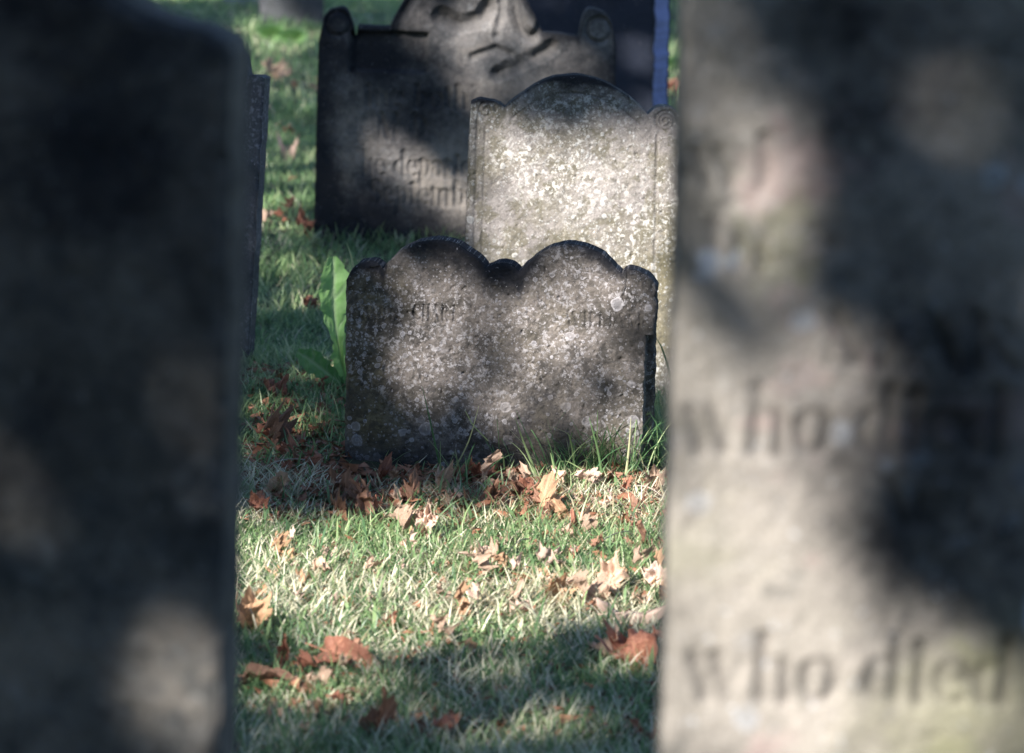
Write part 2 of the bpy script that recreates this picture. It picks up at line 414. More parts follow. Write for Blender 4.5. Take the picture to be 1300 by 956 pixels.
str_k += ktxt('d', 640, 176, 20, 30)
def seg(st, pts, w):
    q = lp(st, pts); return [(*q[i], *q[i+1], w) for i in range(len(q)-1)]
str_k += seg(SK, [(632, 94), (648, 86), (660, 81)], .014)+seg(SK, [(672, 76), (684, 70), (692, 66), (700, 60)], .014)
str_k += seg(SK, [(638, -10), (636, 20), (630, 46)], .008)+seg(SK, [(652, -10), (654, 18), (662, 36), (674, 47)], .012)
str_k += seg(SK, [(505, 40), (510, 20), (520, 0), (540, -20)], .012)+seg(SK, [(560, 20), (585, 30), (610, 26), (620, 10)], .016)+seg(SK, [(600, 72), (630, 62), (650, 70)], .008)
a1, b1 = SK.loc(443, 38), SK.loc(495, 92); a2, b2 = SK.loc(496, 60), SK.loc(545, 92)
ec1, ec2 = SK.loc(429, 30), SK.loc(760, 38)
def relief_k(X, Z):
    p = sstep(a1[0], a1[0]+.006, X)*(1-sstep(b2[0]-.01, b2[0], X))*sstep(b1[1], b1[1]+.006, Z)*(1-sstep(a1[1]-.008, a1[1], Z))
    lo = SK.loc(672, -5); ov = ((X-lo[0])/.034)**2+((Z-lo[1])/.12)**2
    r = p*.025-.018*(1-sstep(.7, 1.1, ov))
    for c in (ec1, ec2):
        dd = np.hypot(X-c[0], Z-c[1]); r = r+.012*np.exp(-((dd-.036)/.006)**2)
    return r
def crust_shade_k(X, Z, tpz, xl, xr):
    d = tpz-Z; c = .6+.5*np.exp(-(d/.03)**2)-.5*sstep(.05, .3, X)*sstep(.5, .7, Z)-.6*np.exp(-((X+.1)/.16)**2-((Z-.19)/.1)**2)  # mask paints shade around the sunlit lettering and top, beside real crust
    c += .9*sstep(.1, .0, X-xl)*.5+.5*fbm(X*6, Z*6, 92, 5)+.25*np.exp(-((Z-.03)/.1)**2)
    c += .5*np.exp(-((X-SK.loc(470, 70)[0])/.1)**2-((Z-SK.loc(470, 75)[1])/.05)**2)
    return c
darks = make_slab('headstone', SK, tp, kl, kr, .09, .0034, m_dark,
    'large dark carved headstone with knob shoulders, left behind the pale lichened one', strokes=str_k, depthk=.5, er=.008, rough=.002, seed=25,
    crust=crust_shade_k, relief=relief_k, soft=2.0)

# --- foreground left
m_left = stone_mat('foreground_brown_stone', (.17, .158, .14), (.25, .225, .195), (.13, .125, .11), spot=(.30, .31, .31),
    spots=((16, .3, .4), (40, .3, .4)), fine=.2, grime=.85, grimecol=(.06, .065, .068), off=12.5, bump=.3)
xr_ = SL.loc(277, 866); xt_ = SL.loc(292, 72)
half = .33; cxl = xt_[0]-half
top = []
for dx, dz in ((-.33, 0), (-.325, .012), (-.31, .019), (-.285, .024), (-.262, .030), (-.24, .043), (-.22, .060), (-.19, .085), (-.14, .115), (-.08, .132), (0, .138),
               (.08, .132), (.14, .115), (.19, .085), (.22, .060), (.24, .043), (.262, .030), (.285, .024), (.31, .019), (.325, .012), (.33, 0)):
    top.append((cxl+dx, xt_[1]+dz))
ll = line_fn((xr_[0]-2*half, xr_[1]), (xt_[0]-2*half, xt_[1])); lr = line_fn(xr_, xt_)
def ltxt(s, px, py, w, cappx):
    a = SL.loc(px, py); b = SL.loc(px+w, py); return text_strokes(s, a[0], a[1], cappx*2.06/FPX, b[0]-a[0])
str_l = ltxt('Memory', -60, 210, 260, 60) if 'y' in G else []
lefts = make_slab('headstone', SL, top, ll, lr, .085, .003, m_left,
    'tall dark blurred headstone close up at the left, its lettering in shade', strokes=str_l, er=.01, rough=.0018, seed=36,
    crust=lambda X, Z, t, a, b: .62+.7*fbm(X*6, Z*6, 93, 5, .6)-.6*sstep(.78, .62, Z), zb=-.15)  # upper shade deepened through the crust mask, clear around the low sun patch

# --- foreground right
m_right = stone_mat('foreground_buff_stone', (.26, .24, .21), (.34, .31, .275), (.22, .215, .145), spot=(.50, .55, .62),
    spots=((11, .34, .85), (30, .25, .5)), fine=.3, carve_dark=.52, finecol=(.5, .48, .45), grime=.5, grimecol=(.13, .13, .11), off=17.9, bump=.3,
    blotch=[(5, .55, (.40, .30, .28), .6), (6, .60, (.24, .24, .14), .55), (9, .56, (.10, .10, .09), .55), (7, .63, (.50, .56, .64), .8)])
xl0 = SR.loc(843, 866); xl1 = SR.loc(868, 0)
half = .36; ztop = 1.27
rl = line_fn(xl0, xl1); xlt = rl(ztop-.08)
top = [(xlt+half+dx, ztop-.1+dz) for dx, dz in ((-.36, 0), (-.355, .02), (-.34, .03), (-.30, .034), (-.25, .038), (-.22, .06), (-.17, .10), (-.1, .13), (0, .142), (.1, .13), (.17, .10), (.22, .06), (.25, .038), (.30, .034), (.34, .03), (.355, .02), (.36, 0))]
rr = lambda z: rl(z)+2*half
def rtxt(s, px, py, w, cappx):
    a = SR.loc(px, py); b = SR.loc(px+w, py+w*.022); return text_strokes(s, a[0], a[1], cappx*2.06/FPX, b[0]-a[0], (b[1]-a[1])*.0)
str_r = rtxt('wi', 876, 234, 108, 68)+rtxt('in', 893, 338, 90, 62)+rtxt('MAR', 1040, 462, 262, 66)
str_r += rtxt('who', 866, 570, 192, 82)+rtxt('died', 1088, 572, 190, 82)
str_r += rtxt('Aug.', 1100, 665, 150, 58)+rtxt('who', 872, 885, 194, 82)+rtxt('died', 1096, 888, 194, 82)
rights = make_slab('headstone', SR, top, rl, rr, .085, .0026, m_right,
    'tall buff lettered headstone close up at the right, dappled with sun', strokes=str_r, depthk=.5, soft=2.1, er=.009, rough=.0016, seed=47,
    crust=lambda X, Z, t, a, b: .06+.85*fbm(X*5+3, Z*5, 94, 5, .6)+.15*sstep(.85, 1.1, Z)-.35*sstep(.12, .0, X-a)+.28*sstep(.09, .22, X-a-.25*(.75-Z))*sstep(.45, .75, Z), zb=-.15)  # right-hand shade painted into the crust mask, sunlit left edge kept clear

# --- thin leaning stone seen at its edge beyond the left stone
m_thin = stone_mat('slate_stone', (.12, .115, .125), (.17, .16, .17), (.10, .115, .11), spot=(.42, .40, .44), spots=((40, .4, .6), (110, .6, .7)), fine=.6, grime=.6, grimecol=(.04, .05, .05), off=21.4, bump=.4)
a = SN.loc(336, 98); b = SN.loc(314, 462)
w_ = .42
top = [(a[0]-w_, a[1]-.05)]+[(a[0]-w_+w_*t, a[1]+.09*(1-abs(2*t-1)**2.2)*(1 if .12 < t < .88 else 0)) for t in np.linspace(0.01, .97, 40)]+[(a[0], a[1]-.004)]
nr = line_fn(b, a)
thin = make_slab('headstone', SN, top, lambda z: nr(z)-w_, nr, .062, .004, m_thin,
    'thin leaning slab with only its edge showing past the left foreground headstone', er=.006, seed=58, crust=lambda X, Z, t, a, b: .2+.6*fbm(X*8, Z*8, 95, 4))

# --- far stones
m_blue = stone_mat('slate_painted_skylight', (.20, .23, .44), (.24, .27, .50), (.20, .23, .42), spot=(.2, .2, .22), spots=((30, .2, .3),), fine=.1, grime=.6, grimecol=(.12, .14, .24), off=25, bump=.2, crust_shade_col=(.016, .020, .026))  # blue skylight of the edge painted in as base colour
a = SB.loc(828, 100); zt_ = .98
top = [(a[0]-.56, zt_-.12)]+[(a[0]-.56+.56*t, zt_-.1+.1*(1-abs(2*t-1)**2.5)) for t in np.linspace(.01, .99, 40)]+[(a[0], zt_-.12)]
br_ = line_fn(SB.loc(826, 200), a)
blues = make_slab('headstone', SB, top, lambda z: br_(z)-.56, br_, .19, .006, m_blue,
    'tall dark slate headstone with blue skylight painted on its right edge, behind the pale lichened headstone', er=.006, seed=69, crust=lambda X, Z, t, a, b: 1.8+.3*fbm(X*5, Z*5, 96, 4), side=0, edge_noise=.006)  # dark mask covers the face, leaving the painted blue on the side
m_far = stone_mat('far_grey_stone', (.07, .075, .08), (.10, .10, .11), (.06, .07, .07), spots=((20, .3, .3),), fine=.2, grime=.6, off=30, bump=.2)
m_far2 = stone_mat('far_pale_stone', (.24, .25, .28), (.30, .31, .34), (.22, .22, .24), spots=((20, .3, .3),), fine=.2, grime=.3, grimecol=(.2, .2, .2), off=33, bump=.2)
top = [(-.2, .72)]+[(x, .74+.12*(1-(abs(x)/.2)**2.3)) for x in np.linspace(-.199, .199, 30)]+[(.2, .72)]
far1 = make_slab('headstone', SF, top, lambda z: -.2+0*z, lambda z: .2+0*z, .08, .01, m_far, 'small far dark headstone at the top left, its foot showing above the grass',
    seed=71, crust=lambda X, Z, t, a, b: .4+.5*fbm(X*5, Z*5, 97, 3))
top = [(-.17, .6)]+[(x, .62+.1*(1-(abs(x)/.17)**2.3)) for x in np.linspace(-.169, .169, 30)]+[(.17, .6)]
far2 = make_slab('headstone', SF2, top, lambda z: -.17+0*z, lambda z: .17+0*z, .08, .01, m_far2, 'farthest pale grey headstone, a blurred light patch at the top left',
    seed=72, crust=lambda X, Z, t, a, b: 0*X)

# ------------------------------------------------------------------ ground
def gz(x, y):
    return .02*fbm(x*1.3, y*1.3, 200, 3)+.012*fbm(x*6, y*6, 204, 3)
gm = N('turf_soil'); tc = gm.n('TexCoord').outputs['Object']
n1 = gm.noise(tc, 3, 6, .6).outputs[0]; n2 = gm.noise(tc, 40, 6, .7).outputs[0]
c = gm.mix(gm.rng(n1, .35, .65), (.028, .045, .016), (.06, .045, .024)); c = gm.mix(gm.rng(n2, .45, .6), c, (.035, .06, .022))
bs = gm.n('BsdfPrincipled'); gm.put(bs.inputs['Base Color'], c); bs.inputs['Roughness'].default_value = .95
bb = gm.n('Bump'); bb.inputs['Distance'].default_value = .02; gm.put(bb.inputs['Height'], n2); gm.put(bs.inputs['Normal'], bb.outputs[0]); gm.put(gm.out.inputs[0], bs.outputs[0])
def axis(lo, hi, near0, near1, step):
    a = list(np.arange(near0, near1, step)); s = step; x = near1
    while x < hi: a.append(x); s *= 1.35; x += s
    a.append(hi); s = step; x = near0-s; pre = []
    while x > lo: pre.append(x); s *= 1.35; x -= s
    pre.append(lo); return np.array(pre[::-1]+a)
ax, ay = axis(-250, 250, -3, 3, .05), axis(-150, 400, 1.5, 12, .05)
X, Y = np.meshgrid(ax, ay, indexing='ij')
Zg = gz(X, Y)*(np.hypot(X, Y-6) < 40)
ix = np.arange(X.size).reshape(X.shape)
q = np.stack([ix[:-1, :-1].ravel(), ix[1:, :-1].ravel(), ix[1:, 1:].ravel(), ix[:-1, 1:].ravel()], 1)
g = mesh_obj('ground', np.stack([X, Y, Zg], -1).reshape(-1, 3), (q, np.zeros((0, 3), dtype=np.int32)), gm.m); tag(g, kind='structure')

# ------------------------------------------------------------------ grass
def plant_mat(name, ramp, trans=.45, rough=.55, spec=.3):
    M = N(name); r = M.attr('rnd'); c = M.ramp(r, ramp)
    h = M.attr('tip'); 
    bs = M.n('BsdfPrincipled'); M.put(bs.inputs['Base Color'], c); bs.inputs['Roughness'].default_value = rough; bs.inputs['Specular IOR Level'].default_value = spec
    tr = M.n('BsdfTranslucent'); M.put(tr.inputs[0], c)
    mx = M.n('MixShader'); mx.inputs[0].default_value = trans
    M.put(mx.inputs[1], bs.outputs[0]); M.put(mx.inputs[2], tr.outputs[0]); M.put(M.out.inputs[0], mx.outputs[0]); return M.m
m_grass = plant_mat('grass_blade', [(0, (.09, .18, .08)), (.35, (.19, .31, .13)), (.65, (.33, .44, .20)), (.85, (.48, .54, .30)), (1, (.60, .58, .38))], .45, .42, .5)
m_straw = plant_mat('dry_grass_blade', [(0, (.34, .28, .17)), (.4, (.60, .58, .42)), (.75, (.76, .72, .55)), (1, (.32, .24, .16))], .3, .45, .4)
def blades(px, py, h, w, lean, rnd, seed, segs=3, z0=None, az=None, curl=None):
    r = np.random.default_rng(seed); n = len(px)
    az = r.uniform(0, 2*np.pi, n) if az is None else az
    fa = az+np.pi/2+r.normal(0, .5, n)
    curl = r.uniform(.3, 1.3, n) if curl is None else curl
    z0 = gz(px, py)-.004 if z0 is None else z0
    V = []; T = []
    L = 0; pos = np.stack([px, py, z0], 1); 
    ang = lean.copy()
    rows = [pos.copy()]
    for k in range(segs):
        st = h/segs
        d = np.stack([np.sin(ang)*np.cos(az), np.sin(ang)*np.sin(az), np.cos(ang)], 1)
        pos = pos+d*st[:, None]; rows.append(pos.copy()); ang = np.minimum(ang+curl/segs, 1.75)
    side = np.stack([np.cos(fa), np.sin(fa), 0*fa], 1)
    verts = np.zeros((n, 2*segs+1, 3))
    for k in range(segs):
        ww = w*(1-.25*k/segs)*(1 if k else .8)
        verts[:, 2*k] = rows[k]-side*(ww/2)[:, None]; verts[:, 2*k+1] = rows[k]+side*(ww/2)[:, None]
    verts[:, 2*segs] = rows[segs]
    base = (np.arange(n)*(2*segs+1))[:, None]
    Q = np.concatenate([base+np.array([2*k, 2*k+1, 2*k+3, 2*k+2]) for k in range(segs-1)])
    Tt = base+np.array([2*segs-2, 2*segs-1, 2*segs])
    return verts.reshape(-1, 3), Q, Tt, np.repeat(rnd, 2*segs+1)
STONES = [(SD, .32, .08), (ST, .26, .08), (SK, .46, .1), (SL, .36, .1), (SR, .40, .1), (SN, .3, .08), (SB, .3, .16)]
def scatter(n, x0, x1, y0, y1, seed, clump=.5, wedge=None):
    r = np.random.default_rng(seed)
    x = r.uniform(x0, x1, n); y = r.uniform(y0, y1, n)
    if wedge is not None:
        k = np.abs(x-.0*y) < wedge(y); x, y = x[k], y[k]
    d = fbm(x*9, y*9, seed+3, 3)
    foot = ((x > -.36) & (x < .06) & (y > 5.24) & (y < 5.56)) | ((x > -.36) & (x < .32) & (y > 5.42) & (y < 5.56))
    k = r.random(len(x)) < np.clip(1-clump+clump*2*(d+.5), .1, 1)*np.where(foot, .10, 1.); x, y = x[k], y[k]
    return x, y
def join(lst):
    V, Q, T, A = [], [], [], []; o = 0
    for v, q, t, a in lst:
        V.append(v); Q.append(q+o); T.append(t+o); A.append(a); o += len(v)
    return np.concatenate(V), (np.concatenate(Q), np.concatenate(T)), np.concatenate(A)
def lawn(n, x0, x1, y0, y1, h, w, seed, lean=(.1, 1.0), wedge=None, clump=.5, rb=0):
    x, y = scatter(n, x0, x1, y0, y1, seed, clump, wedge); r = np.random.default_rng(seed+9); m = len(x)
    tall = .75+.9*np.clip(fbm(x*2.5, y*2.5, seed+31, 2)+.5, 0, 1)
    hh = h*r.uniform(.5, 1.5, m)*tall; ww = w*r.uniform(.6, 1.3, m)
    rn = np.clip(r.normal(.45, .22, m)+.5*fbm(x*1.7, y*1.7, seed+41, 3)+rb, 0, 1)
    return blades(x, y, hh, ww, r.uniform(*lean, m), rn, seed+50)
parts = [
    lawn(150000, -.75, .75, 3.4, 7.2, .034, .0026, 301, clump=.6, lean=(.2, 1.3)),
    lawn(60000, -2.4, 2.4, 1.0, 7.2, .045, .004, 302),
    lawn(90000, -2.2, 1.8, 7.0, 12.5, .042, .0045, 303, wedge=lambda y: .16*y+.2, rb=-.08),
    lawn(90000, -4.5, 4.5, 12.0, 24, .055, .008, 304, wedge=lambda y: .17*y+.3, rb=-.05),
]
parts.append(lawn(9000, -.75, .75, 3.4, 7., .034, .0075, 305, lean=(.3, 1.3), clump=1., rb=-.1))
V, F, A = join(parts)
o = mesh_obj('lawn_grass', V, F, m_grass, attrs={'rnd': A}); tag(o, 'short green lawn grass growing between the headstones', 'grass', kind='stuff')
parts = [
    lawn(85000, -.75, .75, 3.4, 5.35, .040, .0026, 311, lean=(.35, 1.5), clump=1.),
    lawn(7000, -.9, .9, 5.2, 8.5, .045, .0026, 312, lean=(.6, 1.5), clump=.8),
    lawn(9000, -3, 3, 8, 20, .06, .006, 313, lean=(.6, 1.5), clump=.9, wedge=lambda y: .16*y+.2),
]
V, F, A = join(parts)
o = mesh_obj('dry_grass', V, F, m_straw, attrs={'rnd': A}); tag(o, 'straw coloured dead grass matted through the lawn', 'dry grass', kind='stuff')

# long blades against the stones: each tuft is a thing
m_long = plant_mat('long_grass_blade', [(0, (.07, .17, .07)), (.5, (.14, .28, .11)), (.85, (.34, .42, .20)), (1, (.62, .58, .36))], .4)
def tuft(px, py, n, h, spread, label, seed, lean=(.02, .65), w=.0024, explicit=None, azc=None, mat=m_long):
    p = ground(px, py); r = np.random.default_rng(seed)
    x = p[0]+r.normal(0, spread, n); y = p[1]+r.normal(0, min(spread, .03), n)
    hh = h*r.uniform(.45, 1.1, n)
    az = r.uniform(0, 2*np.pi, n) if azc is None else r.normal(azc, .5, n)
    v, q, t, a = blades(x, y, hh, w*r.uniform(.6, 1.3, n), r.uniform(*lean, n), r.random(n), seed, segs=7, az=az, curl=r.uniform(.1, 1.6, n))
    v = v-np.array([p[0], p[1], 0])
    o = mesh_obj('grass_tuft', v, (q, t), mat, attrs={'rnd': a}); o.location = (p[0], p[1], 0)
    tag(o, label, 'grass tuft', 'long grass tufts at the headstones'); return o
def blade_px(name, pts, w, rnd, Y, label, mat=m_long, dy=0.0, cat='grass stalk', group='single long grass stalks'):  # mostly single grass blades, filed together with the few real stalks
    P = np.array([aty(x, y, Y+dy*i) for i, (x, y) in enumerate(pts)])
    n = 10; t = np.linspace(0, len(pts)-1, n)
    C = np.stack([np.interp(t, range(len(pts)), P[:, k]) for k in range(3)], 1)
    C[1:-1] = (C[:-2]+2*C[1:-1]+C[2:])/4
    if C[0, 2] < .03: C[0, 2] = -.01
    V = []; 
    for i, c in enumerate(C):
        ww = 1.35*w*(1-.85*(i/(n-1))**2)/2
        V += [c+[-ww, ww*.5, 0], c+[0, -ww*.4, 0], c+[ww, ww*.5, 0]]
    V = np.array(V); o0 = C[0].copy(); V -= o0
    Q = []
    for i in range(n-1):
        for k in range(2): Q.append((3*i+k, 3*i+k+1, 3*i+4+k, 3*i+3+k))
    o = mesh_obj(name, V, (np.array(Q), np.zeros((0, 3), dtype=np.int32)), mat, attrs={'rnd': np.full(len(V), rnd)})
    o.location = o0; tag(o, label, cat, group); return o
tuft(720, 612, 44, .14, .035, 'green grass tuft with long thin blades under the second arch of the double headstone', 401)
tuft(775, 600, 170, .17, .055, 'thickest tuft of long green grass, at the right foot of the double headstone', 402)
tuft(835, 585, 110, .16, .04, 'long green grass standing between the double headstone and the right foreground headstone', 403)
tuft(585, 618, 16, .13, .02, 'sparse grass tuft at the middle of the double headstone foot', 404)
tuft(700, 640, 18, .08, .02, 'short pale grass tuft beside the curled tan leaf', 405)
tuft(350, 640, 18, .10, .02, 'bright green grass tuft beside the upright pointed leaf near the left foreground headstone', 406)
tuft(400, 545, 60, .09, .035, 'shaded bluish grass tuft left of the double headstone', 407)
tuft(425, 500, 44, .09, .03, 'grass tuft around the foot of the broad-leaved plant', 408)
tuft(640, 600, 14, .10, .02, 'thin dark grass blades under the middle of the double headstone', 409)
Yf = 5.42
blade_px('single_grass_blade', [(573, 645), (558, 590), (545, 530), (536, 490)], .0035, .1, Yf-.05, 'dark green blade leaning left across the left half of the double headstone')
blade_px('single_grass_blade', [(566, 640), (575, 600), (596, 560), (608, 515)], .003, .9, Yf-.06, 'yellowish blade leaning right before the double headstone')
blade_px('single_grass_blade', [(559, 650), (559, 610), (559, 560)], .0035, .7, Yf-.08, 'short upright bright green blade between two crossing ones')
blade_px('single_grass_blade', [(692, 640), (680, 600), (664, 560), (654, 530)], .0045, .75, Yf-.06, 'pale blade curving left in front of the double headstone centre')
blade_px('single_grass_blade', [(700, 640), (690, 600), (672, 560), (655, 520)], .003, .5, Yf-.03, 'thin blade behind the pale curving blade')
blade_px('single_grass_blade', [(700, 625), (705, 600), (699, 575)], .005, .7, Yf-.12, 'broad bright blade above the curled tan leaf')
blade_px('single_grass_blade', [(760, 640), (745, 600), (720, 585), (712, 586)], .004, .8, Yf-.1, 'arching blade bent over to the left near the curled tan leaf')
blade_px('single_grass_blade', [(790, 640), (795, 600), (799, 565), (801, 530)], .004, .95, Yf-.06, 'tallest straw coloured blade at the right foot of the double headstone')
blade_px('single_grass_blade', [(765, 610), (760, 575), (752, 545), (748, 530)], .0035, .6, Yf-.04, 'green blade standing left of the tall straw coloured one')
blade_px('single_grass_blade', [(855, 500), (850, 470), (840, 440), (832, 428)], .004, .2, 5.7, 'dark blade leaning out beside the right edge of the double headstone')
blade_px('single_grass_blade', [(488, 655), (485, 620), (478, 600)], .006, 1., Yf-.16, 'stout pale stalk in front of the left foot of the double headstone')
blade_px('single_grass_blade', [(498, 660), (489, 630), (484, 620)], .004, .6, Yf-.14, 'small green blade beside the stout pale stalk')
blade_px('single_grass_blade', [(355, 690), (350, 650), (340, 628)], .008, .55, Yf-.2, 'broad green blade near the left foreground headstone')
blade_px('single_grass_blade', [(452, 360), (449, 340), (445, 322), (440, 308)], .004, .9, 5.75, 'pale stalk rising behind the left knob of the double headstone')
blade_px('single_grass_blade', [(620, 560), (600, 540), (590, 520)], .0025, .8, Yf-.02, 'tiny bent blade low on the double headstone')

# twigs
m_twig = plant_mat('twig_bark', [(0, (.10, .07, .05)), (1, (.34, .29, .25))], .0, .8)
def twig(pts, w, rnd, Y, label, z=None):
    return blade_px('twig', pts, w, rnd, Y, label, m_twig, 0, 'twig', 'twigs in the grass')
twig([(684, 578), (664, 565), (640, 551), (606, 549)][:3], .0025, .0, Yf-.01, 'black twig leaning on the face of the double headstone')
twig([(428, 640), (433, 610), (435, 600), (434, 592)], .005, .9, Yf-.02, 'forked grey twig standing left of the double headstone foot')
twig([(429, 632), (443, 610), (452, 600)], .004, .9, Yf-.03, 'side twig beside the forked grey twig')
for (a, b, l) in (((640, 725), (672, 700), 'pale dry stem in the sunlit grass near the centre'), ((745, 720), (800, 690), 'long pale dry stem lying right of centre in the sunlit grass'), ((800, 632), (845, 650), 'curved tan stem near the right foreground headstone'), ((330, 610), (395, 600), 'thin grey stem in the shade by the left foreground headstone'), ((622, 645), (600, 628), 'white stem fragment in front of the double headstone')):
    pa, pb = ground(*a), ground(*b); n = 8
    C = np.array([pa+(pb-pa)*t+np.array([0, 0, .022+.012*math.sin(t*3.1)]) for t in np.linspace(0, 1, n)])
    V = []; 
    for i, c in enumerate(C):
        for k in range(5):
            th = 2*math.pi*k/5; V.append(c+.0016*(1-.5*i/n)*np.array([math.cos(th)*.3, math.cos(th), math.sin(th)]))
    V = np.array(V)-C[0]
    Q = [(5*i+k, 5*i+(k+1) % 5, 5*i+5+(k+1) % 5, 5*i+5+k) for i in range(n-1) for k in range(5)]
    o = mesh_obj('twig', V, (np.array(Q), np.zeros((0, 3), dtype=np.int32)), m_twig, attrs={'rnd': np.full(len(V), 1.)}); o.location = C[0]
    tag(o, l, 'twig', 'twigs in the grass')

# ------------------------------------------------------------------ fallen leaves
def leaf_mat(name, c1, c2, c3, trans=.25):
    M = N(name); tc = M.n('TexCoord').outputs['Object']; oi = M.n('ObjectInfo').outputs['Random']
    n1 = M.noise(tc, 45, 5, .65).outputs[0]; c = M.mix(M.rng(n1, .35, .65), c1, c2)
    c = M.mix(M.rng(M.noise(tc, 120, 3, .6).outputs[0], .55, .7), c, c3)
    c = M.mix(1., c, M.ramp(oi, [(0, .75), (1, 1.4)]), 'MULTIPLY')
    vein = M.attr('vein'); c = M.mix(M.math('MULTIPLY', vein, .5), c, tuple(min(1, k*1.5) for k in c2))
    bs = M.n('BsdfPrincipled'); M.put(bs.inputs['Base Color'], c); bs.inputs['Roughness'].default_value = .6; bs.inputs['Specular IOR Level'].default_value = .3
    b = M.n('Bump'); b.inputs['Distance'].default_value = .002; b.inputs['Strength'].default_value = .6; M.put(b.inputs['Height'], M.math('ADD', n1, vein)); M.put(bs.inputs['Normal'], b.outputs[0])
    tr = M.n('BsdfTranslucent'); M.put(tr.inputs[0], c); mx = M.n('MixShader'); mx.inputs[0].default_value = trans
    M.put(mx.inputs[1], bs.outputs[0]); M.put(mx.inputs[2], tr.outputs[0]); M.put(M.out.inputs[0], mx.outputs[0]); return M.m
LM = {'tan': leaf_mat('tan_leaf', (.40, .26, .18), (.58, .43, .33), (.26, .14, .09)),
      'brown': leaf_mat('brown_leaf', (.18, .09, .06), (.32, .18, .12), (.11, .055, .04)),
      'red': leaf_mat('russet_leaf', (.27, .10, .065), (.42, .20, .13), (.16, .06, .045)),
      'orange': leaf_mat('orange_leaf', (.38, .21, .12), (.52, .34, .21), (.24, .12, .07)),
      'pink': leaf_mat('pale_leaf', (.46, .32, .26), (.58, .44, .36), (.32, .20, .15))}
def leaf_mesh(kind, seed, curl, fold, mat):
    r = np.random.default_rng(seed); na, nr = 72, 9
    th = np.linspace(0, 2*np.pi, na, endpoint=False)
    if kind == 'maple':
        rad = .46+0*th
        for (c, a, w) in ((np.pi/2, .55, .36), (np.pi/2+1.0, .42, .32), (np.pi/2-1.0, .40, .32), (np.pi/2+2.0, .25, .3), (np.pi/2-2.0, .25, .3)):
            d = np.angle(np.exp(1j*(th-c))); rad = np.maximum(rad, .46+(a)*.85*np.exp(-(np.abs(d)/w)**1.3))
        rad *= 1+.05*np.sin(th*19+seed)+.05*r.normal(0, 1, na)
    elif kind == 'long':
        d = np.angle(np.exp(1j*(th-np.pi/2)))
        rad = 1/np.sqrt((np.sin(d)/.26)**2+(np.cos(d)/1.)**2)*(1+.02*np.sin(th*9+seed))
        curl = -.45; fold = .7
    else:
        d = np.angle(np.exp(1j*(th-np.pi/2)))
        rad = 1/np.sqrt((np.sin(d)/.42)**2+(np.cos(d)/.95)**2)*(1+.04*np.sin(th*23)+.03*r.normal(0, 1, na))
        rad *= 1+.12*np.exp(-(d/.12)**2)
    V = [(0, 0)]
    for k in range(1, nr+1):
        f = k/nr
        for i in range(na): V.append((math.cos(th[i])*rad[i]*f, math.sin(th[i])*rad[i]*f))
    V = np.array(V)*.5
    x, y = V[:, 0], V[:, 1]
    z = fold*np.abs(x)*1.2+curl*(y*y)*1.6+fbm(x*6+seed, y*6, seed, 3)*(.14 if kind == 'long' else .48)*(.4+np.hypot(x, y)*2)+curl*x*x*1.5*np.sin(seed)
    # roll the rim over
    P = np.stack([x, y, z], 1)
    ph = curl*3.2*x*(1+.4*np.sin(seed*1.7)); rr = 1/(3.2*curl+1e-3)
    P[:, 0] = np.where(abs(curl) > .05, np.sin(ph)/(3.2*curl+1e-6), x); P[:, 2] += (1-np.cos(ph))/(3.2*abs(curl)+1e-6)*.8
    vein = np.exp(-(np.abs(x)/.010)**2)
    for s in (-1, 1):
        for a in (.55, 1.05):
            vein = np.maximum(vein, np.exp(-(np.abs(x*math.cos(a*s)-(y+.1)*math.sin(a*s)*1)/.008)**2)*(x*s > 0))
    Q = []; T = []
    for i in range(na): T.append((0, 1+i, 1+(i+1) % na))
    for k in range(nr-1):
        for i in range(na):
            a = 1+k*na+i; b = 1+k*na+(i+1) % na; Q.append((a, a+na, b+na, b))
    # stalk
    n0 = len(P); S = []
    for i in range(5):
        c = np.array([.015*i*math.sin(seed), -.12-.09*i, .01*i]); 
        for k in range(4): S.append(c+.012*np.array([math.cos(k*1.57), 0, math.sin(k*1.57)]))
    P = np.concatenate([P, S]); vein = np.concatenate([vein, np.ones(len(S))])
    for i in range(4):
        for k in range(4): Q.append((n0+4*i+k, n0+4*i+(k+1) % 4, n0+4*i+4+(k+1) % 4, n0+4*i+4+k))
    me_o = mesh_obj('fallen_leaf', P, (np.array(Q), np.array(T)), LM[mat], attrs={'vein': vein})
    me = me_o.data; bpy.data.objects.remove(me_o); return me
MESH = {}
def get_leaf(kind, mat, v):
    k = (kind, mat, v)
    if k not in MESH:
        r = np.random.default_rng(v*13+len(kind)); MESH[k] = leaf_mesh(kind, v+3, r.uniform(.6, 1.5)*(1 if v % 2 else -1), r.uniform(.2, .7)+(.3 if kind == 'oval' else 0), mat)
    return MESH[k]
def put_leaf(px, py, size, kind, mat, v, rot, label, lift=.03, group='fallen leaves on the grass', pos=None):
    p = ground(px, py+(14 if group.startswith('fallen') else 4)) if pos is None else pos
    o = bpy.data.objects.new('fallen_leaf', get_leaf(kind, mat, v)); col.objects.link(o)
    o.location = (p[0], p[1], float(gz(np.array([p[0]]), np.array([p[1]]))[0])+lift); o.scale = (size*1.2,)*3; o.rotation_euler = [R(a) for a in rot]
    tag(o, label, 'leaf', group); return o
